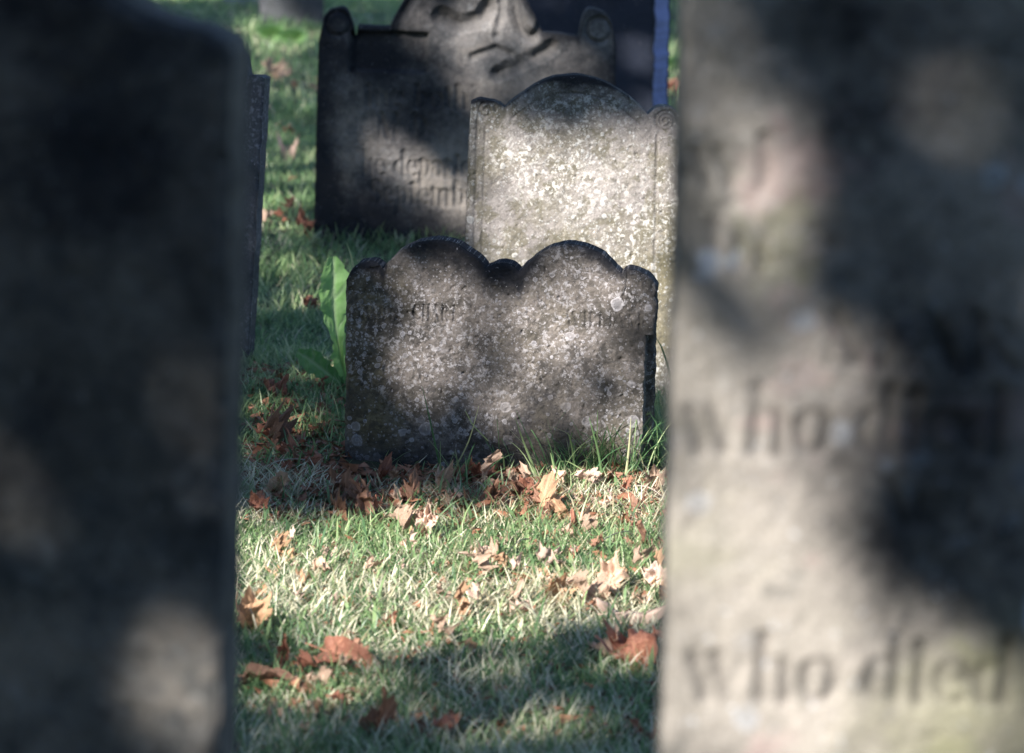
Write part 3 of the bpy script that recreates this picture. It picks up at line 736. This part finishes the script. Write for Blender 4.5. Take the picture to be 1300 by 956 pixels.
special = [
 (428, 842, .115, 'long', 'red', 1, (8, 48, -125), 'large long russet leaf folded down its middle, lowest left in the shaded grass'),
 (452, 838, .045, 'oval', 'brown', 2, (30, 20, 10), 'small brown leaf touching the large folded russet leaf'),
 (360, 845, .05, 'oval', 'red', 3, (60, 10, -20), 'small reddish leaf standing left of the large folded russet leaf'),
 (335, 866, .10, 'long', 'brown', 4, (5, 10, -100), 'dull brown leaf lying flat at the bottom by the left foreground headstone'),
 (316, 795, .07, 'maple', 'orange', 5, (50, 0, 20), 'bright orange leaf half hidden by the left foreground headstone'),
 (808, 835, .12, 'maple', 'red', 6, (35, -10, -20), 'big dark russet leaf in the shade beside the right foreground headstone'),
 (800, 786, .095, 'long', 'pink', 1, (5, -150, -95), 'long pink curled leaf in sun above the dark russet leaf'),
 (745, 762, .09, 'maple', 'tan', 2, (45, 10, 30), 'crumpled tan leaf in sun left of the long pink curled leaf'),
 (772, 745, .09, 'maple', 'tan', 3, (50, 10, -30), 'pale crumpled leaf in sun above the crumpled tan leaf'),
 (706, 612, .062, 'maple', 'tan', 4, (75, 0, 15), 'curled tan leaf cupped upright before the double headstone'),
 (690, 645, .068, 'oval', 'orange', 5, (80, 10, 160), 'orange pointed leaf standing on end below the curled tan leaf'),
 (712, 655, .05, 'oval', 'orange', 6, (70, -30, 10), 'narrow orange leaf right of the orange pointed leaf'),
 (748, 612, .055, 'maple', 'pink', 2, (50, 0, 60), 'flat pinkish leaf under the thickest grass tuft'),
 (774, 606, .035, 'maple', 'brown', 5, (80, 10, 20), 'small brown leaf standing at the right end of the flat pinkish leaf'),
 (540, 672, .09, 'maple', 'pink', 7, (75, 10, -10), 'big pale leaf tented in the grass below the double headstone'),
 (508, 668, .07, 'maple', 'tan', 8, (40, 10, 50), 'tan leaf lying against the big pale tented leaf'),
 (611, 606, .066, 'oval', 'tan', 3, (70, 20, 50), 'narrow tan leaf leaning on the foot of the double headstone'),
 (500, 610, .035, 'maple', 'orange', 4, (80, 0, 0), 'small amber leaf upright at the left foot of the double headstone'),
 (355, 625, .055, 'oval', 'tan', 5, (75, 35, -20), 'pointed tan leaf standing upright beside the bright green grass tuft'),
 (328, 650, .05, 'maple', 'red', 1, (50, 10, 0), 'red-brown leaf close to the left foreground headstone beside the broad green blade'),
 (460, 650, .06, 'oval', 'brown', 2, (80, 15, 10), 'narrow brown leaf standing at the left below the double headstone'),
 (625, 640, .06, 'maple', 'brown', 3, (60, 10, 10), 'dark brown leaf in the shadow under the middle of the double headstone'),
 (610, 725, .06, 'maple', 'tan', 6, (70, 20, 80), 'tan leaf near the centre of the sunlit grass'),
 (580, 775, .05, 'oval', 'orange', 7, (60, 10, 40), 'orange-tan leaf at the lower edge of the sunlit grass'),
 (560, 812, .055, 'maple', 'tan', 1, (50, 20, 100), 'tan leaf just inside the shade at the bottom centre'),
 (595, 832, .035, 'oval', 'orange', 8, (50, 0, 30), 'small orange leaf in the bottom shade near the centre'),
 (830, 615, .05, 'maple', 'tan', 5, (55, 0, 0), 'tan leaf beside the right foreground headstone at the grass tuft foot'),
 (845, 755, .05, 'maple', 'orange', 2, (60, 0, 0), 'orange leaf at the edge of the right foreground headstone in sun'),
 (350, 495, .10, 'maple', 'red', 4, (35, 10, 20), 'red leaf lying in shade left of the broad-leaved plant'),
 (345, 555, .08, 'maple', 'brown', 5, (40, 10, 70), 'brown leaf left of the double headstone in shaded grass'),
 (393, 382, .055, 'maple', 'red', 6, (60, 0, 10), 'single red leaf on the shaded grass behind the broad-leaved plant'),
 (385, 290, .10, 'maple', 'red', 7, (40, 0, 40), 'rusty leaf against the left foot of the large dark headstone'),
 (365, 188, .13, 'maple', 'pink', 8, (30, 0, 0), 'pale leaf on the far grass left of the large dark headstone'),
 (350, 90, .2, 'maple', 'tan', 1, (30, 0, 60), 'blurred tan leaf on the far grass above the thin leaning slab'),
 (856, 105, .12, 'maple', 'red', 2, (40, 0, 60), 'tiny far red leaf seen between the slate headstone and the right foreground headstone'),
]
for s in special: put_leaf(*s)
r = np.random.default_rng(55)
def zone(n, x0, x1, y0, y1, sz, mats, label, seed, lift=.022):
    r = np.random.default_rng(seed)
    for i in range(n):
        px, py = r.uniform(x0, x1), r.uniform(y0, y1)
        put_leaf(px, py, sz*r.uniform(.5, 1.3), r.choice(['maple', 'oval']), r.choice(mats), int(r.integers(1, 6)), (r.uniform(5, 60), r.uniform(-35, 35), r.uniform(0, 360)), label, lift=lift*r.uniform(.5, 1.5), group=label.replace('leaf', 'leaves', 1))
zone(32, 415, 680, 612, 660, .045, ['brown', 'brown', 'red', 'tan'], 'small shrivelled leaf heaped in the shade along the double headstone foot', 56)
zone(30, 690, 845, 625, 720, .038, ['tan', 'red', 'pink', 'brown'], 'small crisp leaf scattered in the sunny grass right of centre', 57)
zone(38, 320, 680, 675, 790, .036, ['tan', 'pink', 'orange', 'pink'], 'small bleached leaf sunk in the sunlit grass at left and centre', 58)
zone(14, 690, 840, 720, 790, .045, ['pink', 'tan', 'orange'], 'small pink leaf by the long pink curled leaf', 59)
zone(20, 330, 830, 800, 950, .045, ['tan', 'brown', 'red'], 'small dull leaf in the shaded foreground grass', 60)
zone(12, 318, 430, 480, 640, .04, ['brown', 'red', 'red'], 'small rusty leaf in shaded grass left of the double headstone', 61)
zone(6, 320, 400, 180, 300, .05, ['brown', 'tan', 'red'], 'small leaf on the far lawn left of the large dark headstone', 62)
zone(5, 325, 400, 60, 170, .08, ['tan', 'brown'], 'small blurred leaf on the farthest lawn at top left', 63)
# crumbled litter
def litter(n, x0, x1, y0, y1, seed, size=.009):
    r = np.random.default_rng(seed); V = []; T = []
    P = np.array([ground(r.uniform(x0, x1), r.uniform(y0, y1)) for _ in range(n)])
    z = gz(P[:, 0], P[:, 1])+r.uniform(.002, .022, n)
    for i in range(n):
        c = np.array([P[i, 0], P[i, 1], z[i]]); s = size*r.uniform(.5, 1.6)
        a = r.normal(0, 1, (5, 3))*[1, 1, .5]*s
        b = len(V); V += [c+a[0], c+a[1], c+a[2], c+a[3]]; T += [(b, b+1, b+2), (b+1, b+3, b+2)]
    return np.array(V), T
V1, T1 = litter(2600, 320, 860, 600, 670, 71); V2, T2 = litter(900, 315, 440, 470, 620, 72); V3, T3 = litter(1600, 310, 860, 670, 950, 73, .007)
V = np.concatenate([V1, V2, V3]); T = np.array(T1+[tuple(np.array(t)+len(V1)) for t in T2]+[tuple(np.array(t)+len(V1)+len(V2)) for t in T3])
m_lit = leaf_mat('leaf_crumbs', (.22, .09, .05), (.36, .18, .11), (.10, .05, .03), .1)
o = mesh_obj('leaf_litter', V, (np.zeros((0, 4), dtype=np.int32), T), m_lit, smooth=False, attrs={'vein': np.zeros(len(V))}); tag(o, 'crumbled red-brown leaf litter among the grass roots', 'leaf litter', kind='stuff')

# ------------------------------------------------------------------ broad-leaved plants
def green_mat(name, c1, c2):
    M = N(name); tc = M.n('TexCoord').outputs['Object']; n1 = M.noise(tc, 30, 5, .6).outputs[0]
    c = M.mix(M.rng(n1, .3, .7), c1, c2); v = M.attr('vein'); c = M.mix(M.math('MULTIPLY', v, .8), c, (.32, .42, .25))
    bs = M.n('BsdfPrincipled'); M.put(bs.inputs['Base Color'], c); bs.inputs['Roughness'].default_value = .45
    b = M.n('Bump'); b.inputs['Distance'].default_value = .003; M.put(b.inputs['Height'], M.math('SUBTRACT', n1, v)); M.put(bs.inputs['Normal'], b.outputs[0])
    tr = M.n('BsdfTranslucent'); M.put(tr.inputs[0], c); mx = M.n('MixShader'); mx.inputs[0].default_value = .5
    M.put(mx.inputs[1], bs.outputs[0]); M.put(mx.inputs[2], tr.outputs[0]); M.put(M.out.inputs[0], mx.outputs[0]); return M.m
m_dock = green_mat('weed_leaf', (.20, .40, .12), (.30, .52, .19)); m_dock2 = green_mat('weed_leaf_dark', (.09, .22, .07), (.15, .32, .11))
def strap_leaf(parent, pts, widths, Y, mat, bend=.01, seed=0, face=(1., .25)):
    n = 26; m = 9; P = np.array([aty(x, y, Y) for x, y in pts]); P[:, 1] += np.linspace(0, -bend*2, len(pts))
    t = np.linspace(0, len(pts)-1, n); C = np.stack([np.interp(t, range(len(pts)), P[:, k]) for k in range(3)], 1)
    for _ in range(2): C[1:-1] = (C[:-2]+2*C[1:-1]+C[2:])/4
    Wd = np.interp(t, range(len(pts)), widths)*Y/FPX; r = np.random.default_rng(seed)
    Wd = Wd*(1+.10*np.sin(t*9+seed)+r.normal(0, .03, n))
    V = []; ve = []
    tan = np.gradient(C, axis=0); tan /= np.linalg.norm(tan, axis=1)[:, None]
    side = np.cross(tan, np.array([face[1], -1., .1])); side /= np.linalg.norm(side, axis=1)[:, None]
    for i in range(n):
        for k in range(m):
            s = (k/(m-1)*2-1); nrm = np.cross(side[i], tan[i])
            V.append(C[i]+side[i]*s*Wd[i]/2*(1+.05*math.sin(i*2.1+(s > 0)*2))+nrm*(abs(s)*.22*Wd[i]+Wd[i]*abs(s)*(.10*math.sin(i*1.25+(s > 0)*1.7+seed)+.05*math.sin(i*2.9+s*5))+.03*Wd[i]*math.sin(i*2.2+s*7))); ve.append(max(math.exp(-(s/.13)**2), .55*math.exp(-((((i*.28-abs(s)*1.1) % 1)-.5)/.13)**2)))
    V = np.array(V)-np.array(parent.location)
    Q = [(i*m+k, i*m+k+1, (i+1)*m+k+1, (i+1)*m+k) for i in range(n-1) for k in range(m-1)]
    return mesh_obj('leaf', V, (np.array(Q), np.zeros((0, 3), dtype=np.int32)), mat, parent, attrs={'vein': ve})
b = ground(436, 492)
pl = empty('broadleaf_plant', (b[0], b[1], 0)); tag(pl, 'broad-leaved weed with one tall bright green leaf, left of the double headstone', 'plant')
YP = b[1]-.05
bpy.context.view_layer.update()
strap_leaf(pl, [(440, 490), (434, 460), (429, 430), (425, 400), (424, 375), (425, 345), (424, 322)], [4, 6, 14, 30, 40, 38, 12], YP, m_dock, .02, 1)
strap_leaf(pl, [(437, 490), (436, 470), (434, 450), (436, 430), (438, 420)], [5, 20, 30, 24, 8], YP+.02, m_dock, .01, 2)
strap_leaf(pl, [(438, 492), (425, 478), (408, 462), (393, 448), (380, 438)], [5, 16, 27, 30, 10], YP, m_dock2, .04, 3)
b = ground(515, 630)
pl2 = empty('broadleaf_plant', (b[0], b[1], 0)); tag(pl2, 'small weed with short pointed dark green leaves at the left foot of the double headstone', 'plant')
bpy.context.view_layer.update()
strap_leaf(pl2, [(500, 640), (492, 620), (488, 605), (486, 598)], [4, 12, 16, 4], 5.36, m_dock2, .01, 4)
strap_leaf(pl2, [(526, 645), (527, 625), (524, 612), (522, 604)], [4, 12, 12, 3], 5.36, m_dock2, .01, 5)
strap_leaf(pl2, [(520, 645), (512, 632), (506, 622), (503, 618)], [3, 10, 9, 3], 5.3, m_dock2, .02, 6)
strap_leaf(pl2, [(546, 640), (549, 622), (551, 610), (549, 602)], [3, 9, 9, 3], 5.38, m_dock2, .01, 7)
b = ground(345, 640)
pl3 = empty('broadleaf_plant', (b[0], b[1], 0)); tag(pl3, 'tiny weed with two green leaves close to the left foreground headstone', 'plant')
bpy.context.view_layer.update()
strap_leaf(pl3, [(342, 650), (347, 635), (354, 625), (358, 620)], [4, 12, 12, 4], 5.28, m_dock2, .01, 8)
strap_leaf(pl3, [(320, 650), (317, 635), (318, 625), (317, 618)], [4, 10, 12, 4], 5.3, m_dock2, .01, 9)
# far bright weeds
for i, (px, py, lab) in enumerate(((345, 45, 'bright yellow-green weed clump on the far grass at the top left'), (372, 50, 'small bright green weed left of the small far dark headstone'), (858, 85, 'far pale green weed between the slate and the right foreground headstone'), (560, 312, 'small green weed at the foot of the large dark headstone'))):
    b = ground(px, py+8); e = empty('broadleaf_plant', (b[0], b[1], 0)); tag(e, lab, 'plant'); bpy.context.view_layer.update()
    s = 1.
    for k in range(9):
        a = (k-4)*.28
        strap_leaf(e, [(px, py+8), (px+8*math.sin(a), py+2-3*math.cos(a)), (px+16*math.sin(a), py-2-9*math.cos(a)), (px+21*math.sin(a), py-3-13*math.cos(a))] if i != 3 else
                   [(px, py+4), (px+5*math.sin(a), py-4), (px+10*math.sin(a), py-8-6*math.cos(a))], ([3, 9, 8, 2] if i != 3 else [2, 6, 2]), b[1], m_dock, .03, 20+k)

# ------------------------------------------------------------------ sun and trees (the dapple)
EL, AZ = R(33), R(38)
S = np.array([-math.sin(AZ)*math.cos(EL), -math.cos(AZ)*math.cos(EL), math.sin(EL)])
Uv = np.array([math.cos(AZ), -math.sin(AZ), 0.]); Vv = np.array([math.sin(EL)*math.sin(AZ), math.sin(EL)*math.cos(AZ), math.cos(EL)])
# openings in the crowns: where sun reaches each surface (pixel x, y, rx, ry, share of light)
LIT = {
 'R': (SR, (-.1, .8), (-.1, 1.3), [(945, 780, 140, 210, 1.), (1090, 860, 180, 90, .85), (1270, 880, 110, 60, .7), (985, 590, 120, 60, .7), (930, 470, 70, 60, .7), (895, 380, 60, 85, .7), (975, 330, 55, 50, .6), (1010, 430, 50, 50, .35), (895, 220, 45, 60, .32), (885, 90, 40, 100, .2), (970, 100, 40, 50, .12), (1150, 700, 80, 50, .42), (1130, 610, 80, 35, .22), (1240, 460, 80, 30, .4), (1150, 425, 80, 40, .42), (1260, 330, 40, 40, .25), (1240, 110, 60, 50, .15)]),
 'L': (SL, (-1, 1), (-.1, 1.3), [(232, 862, 55, 85, 1.), (255, 560, 28, 70, .3), (60, 500, 10, 10, .1)]),
 'T': (ST, (-.3, .3), (0, .8), [(825, 210, 75, 85, 1.), (835, 380, 75, 140, 1.), (740, 320, 120, 90, .9), (690, 240, 130, 100, .7), (610, 290, 45, 80, .8), (655, 165, 70, 40, .45), (760, 180, 80, 50, .55)]),
 'D': (SD, (-.33, .33), (0, .5), [(530, 440, 80, 85, .36), (630, 470, 90, 75, .27), (765, 420, 80, 75, .40), (725, 365, 55, 35, .3), (800, 545, 40, 40, .4), (480, 520, 50, 50, .2), (490, 520, 50, 60, .25)]),
 'K': (SK, (-.5, .5), (0, 1.1), [(507, 193, 30, 22, .9), (565, 240, 55, 15, .9), (560, 285, 45, 18, .35), (540, 22, 40, 32, .6), (625, 25, 45, 50, .7), (600, 90, 30, 35, .7), (690, 85, 45, 35, .22), (470, 215, 40, 50, .1), (770, 420, 1, 1, 0)]),
}
SP = Stone(425, 6.28)
LIT['P'] = (SP, (-1, 1), (0, .5), [(425, 370, 60, 90, 1.), (400, 450, 30, 25, .6)])
GL = [(575, 742, 350, 80, 1.), (780, 615, 125, 85, 1.), (480, 690, 200, 18, .8), (575, 870, 360, 70, .25), (345, 50, 50, 12, .9), (860, 85, 18, 30, .9), (355, 130, 80, 60, .35), (365, 240, 80, 60, .35), (350, 560, 50, 40, .12), (380, 380, 70, 60, .2)]
def tmap(px, py, blobs, gx=0, gy=0):
    T = np.zeros(len(px)); nz_ = 1+.3*fbm(px/45, py/45, 500, 3)
    for (cx, cy, rx, ry, a) in blobs:
        d = np.sqrt(((px-cx)/(rx+gx))**2+((py-cy)/(ry+gy))**2)*nz_
        T = np.maximum(T, a*(1-sstep(.85, 1.15, d)))
    return T
BOX = {'R': (-.38, .38, 1.28), 'L': (-.36, .36, 1.16), 'T': (-.26, .26, .63), 'D': (-.31, .31, .45), 'K': (-.46, .46, .95), 'P': (-.5, .12, .3)}
GROW = {'R': 50, 'L': 50, 'T': 18, 'D': 18, 'K': 10, 'P': 18}
def light_share(P):
    """share of sun wanted on the first surface met by the sun ray through each point"""
    tb = P[:, 2]/S[2]; H = P-S*tb[:, None]; px, py = to_px(H)
    T = tmap(px, py, GL, 18, 10)*(H[:, 1] > 3.2)
    for k, (st, xr, zr, bl) in LIT.items():
        t = ((st.o-P) @ st.nb)/np.dot(-S, st.nb); H = P-S*t[:, None]
        lx = (H-st.o) @ st.ex; lz = (H-st.o) @ st.ez
        x0, x1, z1 = BOX[k]; hit = (lx > x0) & (lx < x1) & (lz > 0) & (lz < z1) & (t < tb)
        px, py = to_px(H); v = tmap(px, py, bl, GROW[k], GROW[k])
        if k == 'P': T = np.where(hit, np.maximum(T, v), T)
        else:
            T = np.where(hit, v, T); tb = np.where(hit, t, tb)
    return T
m_bark = N('bark'); tc = m_bark.n('TexCoord').outputs['Object']; mp = m_bark.n('Mapping'); m_bark.put(mp.inputs[0], tc); mp.inputs[3].default_value = (6, 6, 1.2)
nb = m_bark.noise(mp.outputs[0], 4, 8, .7).outputs[0]; bs = m_bark.n('BsdfPrincipled'); m_bark.put(bs.inputs['Base Color'], m_bark.mix(nb, (.05, .04, .03), (.2, .17, .14))); bs.inputs['Roughness'].default_value = .9
bb = m_bark.n('Bump'); bb.inputs['Distance'].default_value = .04; m_bark.put(bb.inputs['Height'], nb); m_bark.put(bs.inputs['Normal'], bb.outputs[0]); m_bark.put(m_bark.out.inputs[0], bs.outputs[0]); m_bark = m_bark.m
m_crown = plant_mat('tree_leaf', [(0, (.035, .07, .02)), (.6, (.07, .12, .03)), (.9, (.12, .14, .03)), (1, (.22, .12, .03))], .3)
LP = np.array([(0, -.15), (.18, -.42), (.3, -.2), (.5, -.12), (.36, .08), (.42, .34), (.2, .26), (0, .6), (-.2, .26), (-.42, .34), (-.36, .08), (-.5, -.12), (-.3, -.2), (-.18, -.42)])
def tree(name, label, trunk_xy, u0, u1, v0, v1, sc, sh, layers, size, seed, zmin=3.0):
    r = np.random.default_rng(seed)
    area = (u1-u0)*(v1-v0); la = .46*size*size*.62
    n = int(area*layers/la)
    a = r.random(n)*2*np.pi; q = np.sqrt(r.random(n))**.85
    u = r.uniform(u0, u1, n); v = r.uniform(v0, v1, n)
    eu = (u-(u0+u1)/2)/((u1-u0)/2); ev = (v-(v0+v1)/2)/((v1-v0)/2); e = np.abs(eu)**3+np.abs(ev)**3
    k = e < 1+.3*fbm(u*1.5, v*1.5, seed+3, 3); u, v, e = u[k], v[k], e[k]
    s = sc+sh*np.sqrt(np.clip(1.15-e, .1, 1))*r.uniform(-1, 1, len(u))+.5*fbm(u, v, seed+8, 2)
    P = u[:, None]*Uv+v[:, None]*Vv+s[:, None]*S
    T = light_share(P); T = np.maximum(T, .0012)
    keep = r.random(len(T)) < np.clip(-np.log(T)/layers, 0, 1)
    P = P[keep & (P[:, 2] > zmin)]; n = len(P)
    # leaf polygons
    nrm = r.normal(0, 1, (n, 3))+np.array([-.3, -.3, 1.2]); nrm /= np.linalg.norm(nrm, axis=1)[:, None]
    t1 = np.cross(nrm, r.normal(0, 1, (n, 3))); t1 /= np.linalg.norm(t1, axis=1)[:, None]; t2 = np.cross(nrm, t1)
    sz = size*r.uniform(.7, 1.25, n)
    m = len(LP)
    V = P[:, None, :]+(t1[:, None, :]*LP[None, :, 0:1]+t2[:, None, :]*LP[None, :, 1:2]-nrm[:, None, :]*(np.abs(LP[None, :, 0:1])*.25))*sz[:, None, None]
    Cn = P[:, None, :]; V = np.concatenate([V, Cn], 1).reshape(-1, 3)
    base = (np.arange(n)*(m+1))[:, None]
    Tt = np.concatenate([base+np.array([m, i, (i+1) % m]) for i in range(m)])
    root = empty(name, (trunk_xy[0], trunk_xy[1], 0)); tag(root, label, 'tree')
    off = np.array([trunk_xy[0], trunk_xy[1], 0])
    rn = np.repeat(np.clip(r.normal(.45, .25, n), 0, 1), m+1)
    mesh_obj('crown', V-off, (np.zeros((0, 4), dtype=np.int32), Tt), m_crown, root, attrs={'rnd': rn})
    # trunk and limbs
    cen = (u0+u1)/2*Uv+(v0+v1)/2*Vv+sc*S-off
    TV = []; TQ = []
    def tube(pts, rad):
        b = len(TV); k = 12
        for i, p in enumerate(pts):
            for j in range(k):
                th = 2*math.pi*j/k; w = rad[i]*(1+.12*math.sin(3*th+i)); TV.append((p[0]+w*math.cos(th), p[1]+w*math.sin(th), p[2]))
        for i in range(len(pts)-1):
            for j in range(k): TQ.append((b+i*k+j, b+i*k+(j+1) % k, b+(i+1)*k+(j+1) % k, b+(i+1)*k+j))
    zz = cen[2]
    tube([(0, 0, -.2), (0, 0, .15), (.02, .02, .6), (.05, 0, 1.6), (.1, .05, 2.8), (.1, .1, zz*.62)], [.52, .42, .32, .28, .25, .2])
    made = 0
    for i in range(3000):          # limbs run where the crown is closed
        tgt = P[r.integers(0, n)]-off; b0 = np.array([.1, .1, zz*.6-.15*made*.6]); mid = (b0+tgt)/2+np.array([0, 0, .3])
        path = np.concatenate([b0+(mid-b0)*np.linspace(0, 1, 90)[:, None], mid+(tgt-mid)*np.linspace(0, 1, 90)[:, None]])+off
        pr = np.concatenate([path, path+.07*Uv, path-.07*Uv, path+.07*Vv, path-.07*Vv])
        if light_share(pr).max() > .1: continue
        tube([b0, b0*.6+mid*.4, mid, tgt*.6+mid*.4, tgt], [.08, .06, .04, .025, .01]); made += 1
        if made >= 9: break
    print(name, 'limbs', made, 'leaves', n)
    mesh_obj('trunk', np.array(TV), (np.array(TQ), np.zeros((0, 3), dtype=np.int32)), m_bark, root)
tree('maple_tree', 'spreading maple tree behind the camera whose leaves dapple the headstones', (-5.4, -3.6), -6.3, 1.6, -.6, 5.3, 6.9, 1.1, 6.9, .12, 601, 2.9)
tree('maple_tree', 'second maple tree standing off to the left beyond the thin leaning slab', (-10.5, 5.0), -13.8, -5.6, 2.6, 9.8, 6.6, 1.2, 3.2, .20, 602)

# unseen evergreen screen added behind the camera to block low skylight
def added_hedge(x0, x1, y0, y1, h, n, seed, label):
    r = np.random.default_rng(seed)
    P = np.stack([r.uniform(x0, x1, n), r.uniform(y0, y1, n), h*r.random(n)**.8], 1)
    P[:, 2] *= 1+.12*fbm(P[:, 0]*1.2, P[:, 1]*1.2, seed, 3); nrm = r.normal(0, 1, (n, 3)); nrm /= np.linalg.norm(nrm, axis=1)[:, None]
    t1 = np.cross(nrm, r.normal(0, 1, (n, 3))); t1 /= np.linalg.norm(t1, axis=1)[:, None]; t2 = np.cross(nrm, t1)
    a, b = .13*t1, .09*t2; V = np.stack([P-a, P+b, P+a, P-b], 1).reshape(-1, 3); o0 = np.array([(x0+x1)/2, (y0+y1)/2, 0])
    o = mesh_obj('added_hedge', V-o0, (np.arange(4*n).reshape(n, 4), np.zeros((0, 3), dtype=np.int32)), m_crown, attrs={'rnd': np.repeat(np.clip(r.normal(.3, .2, n), 0, 1), 4)})
    o.location = o0; tag(o, label, 'added_hedge')
added_hedge(-10, 12, -6.5, -5.3, 4.2, 26000, 701, 'tall evergreen screen, unseen behind the camera, added to block low skylight')
# ------------------------------------------------------------------ light
sun = bpy.data.lights.new('sun', 'SUN'); sun.energy = 5.0; sun.angle = R(.5); sun.color = (1, .95, .895)
so = bpy.data.objects.new('sun', sun); col.objects.link(so); so.location = tuple(S*30)
so.rotation_euler = Vector(tuple(S)).to_track_quat('Z', 'Y').to_euler()
w = bpy.data.worlds.new('World'); scene.world = w; w.use_nodes = True
nt = w.node_tree; bg = nt.nodes['Background']; sk = nt.nodes.new('ShaderNodeTexSky'); sk.sky_type = 'NISHITA'; sk.sun_disc = False
sk.sun_elevation = EL; sk.sun_rotation = math.atan2(S[0], S[1]); sk.altitude = 100; sk.ozone_density = 3.; sk.dust_density = .3
nt.links.new(sk.outputs[0], bg.inputs[0]); bg.inputs[1].default_value = .072
scene.view_settings.view_transform = 'Standard'; scene.view_settings.look = 'None'; scene.view_settings.exposure = 1.5; scene.view_settings.gamma = 1
scene.render.engine = 'CYCLES'; scene.render.resolution_x = 1024; scene.render.resolution_y = 753
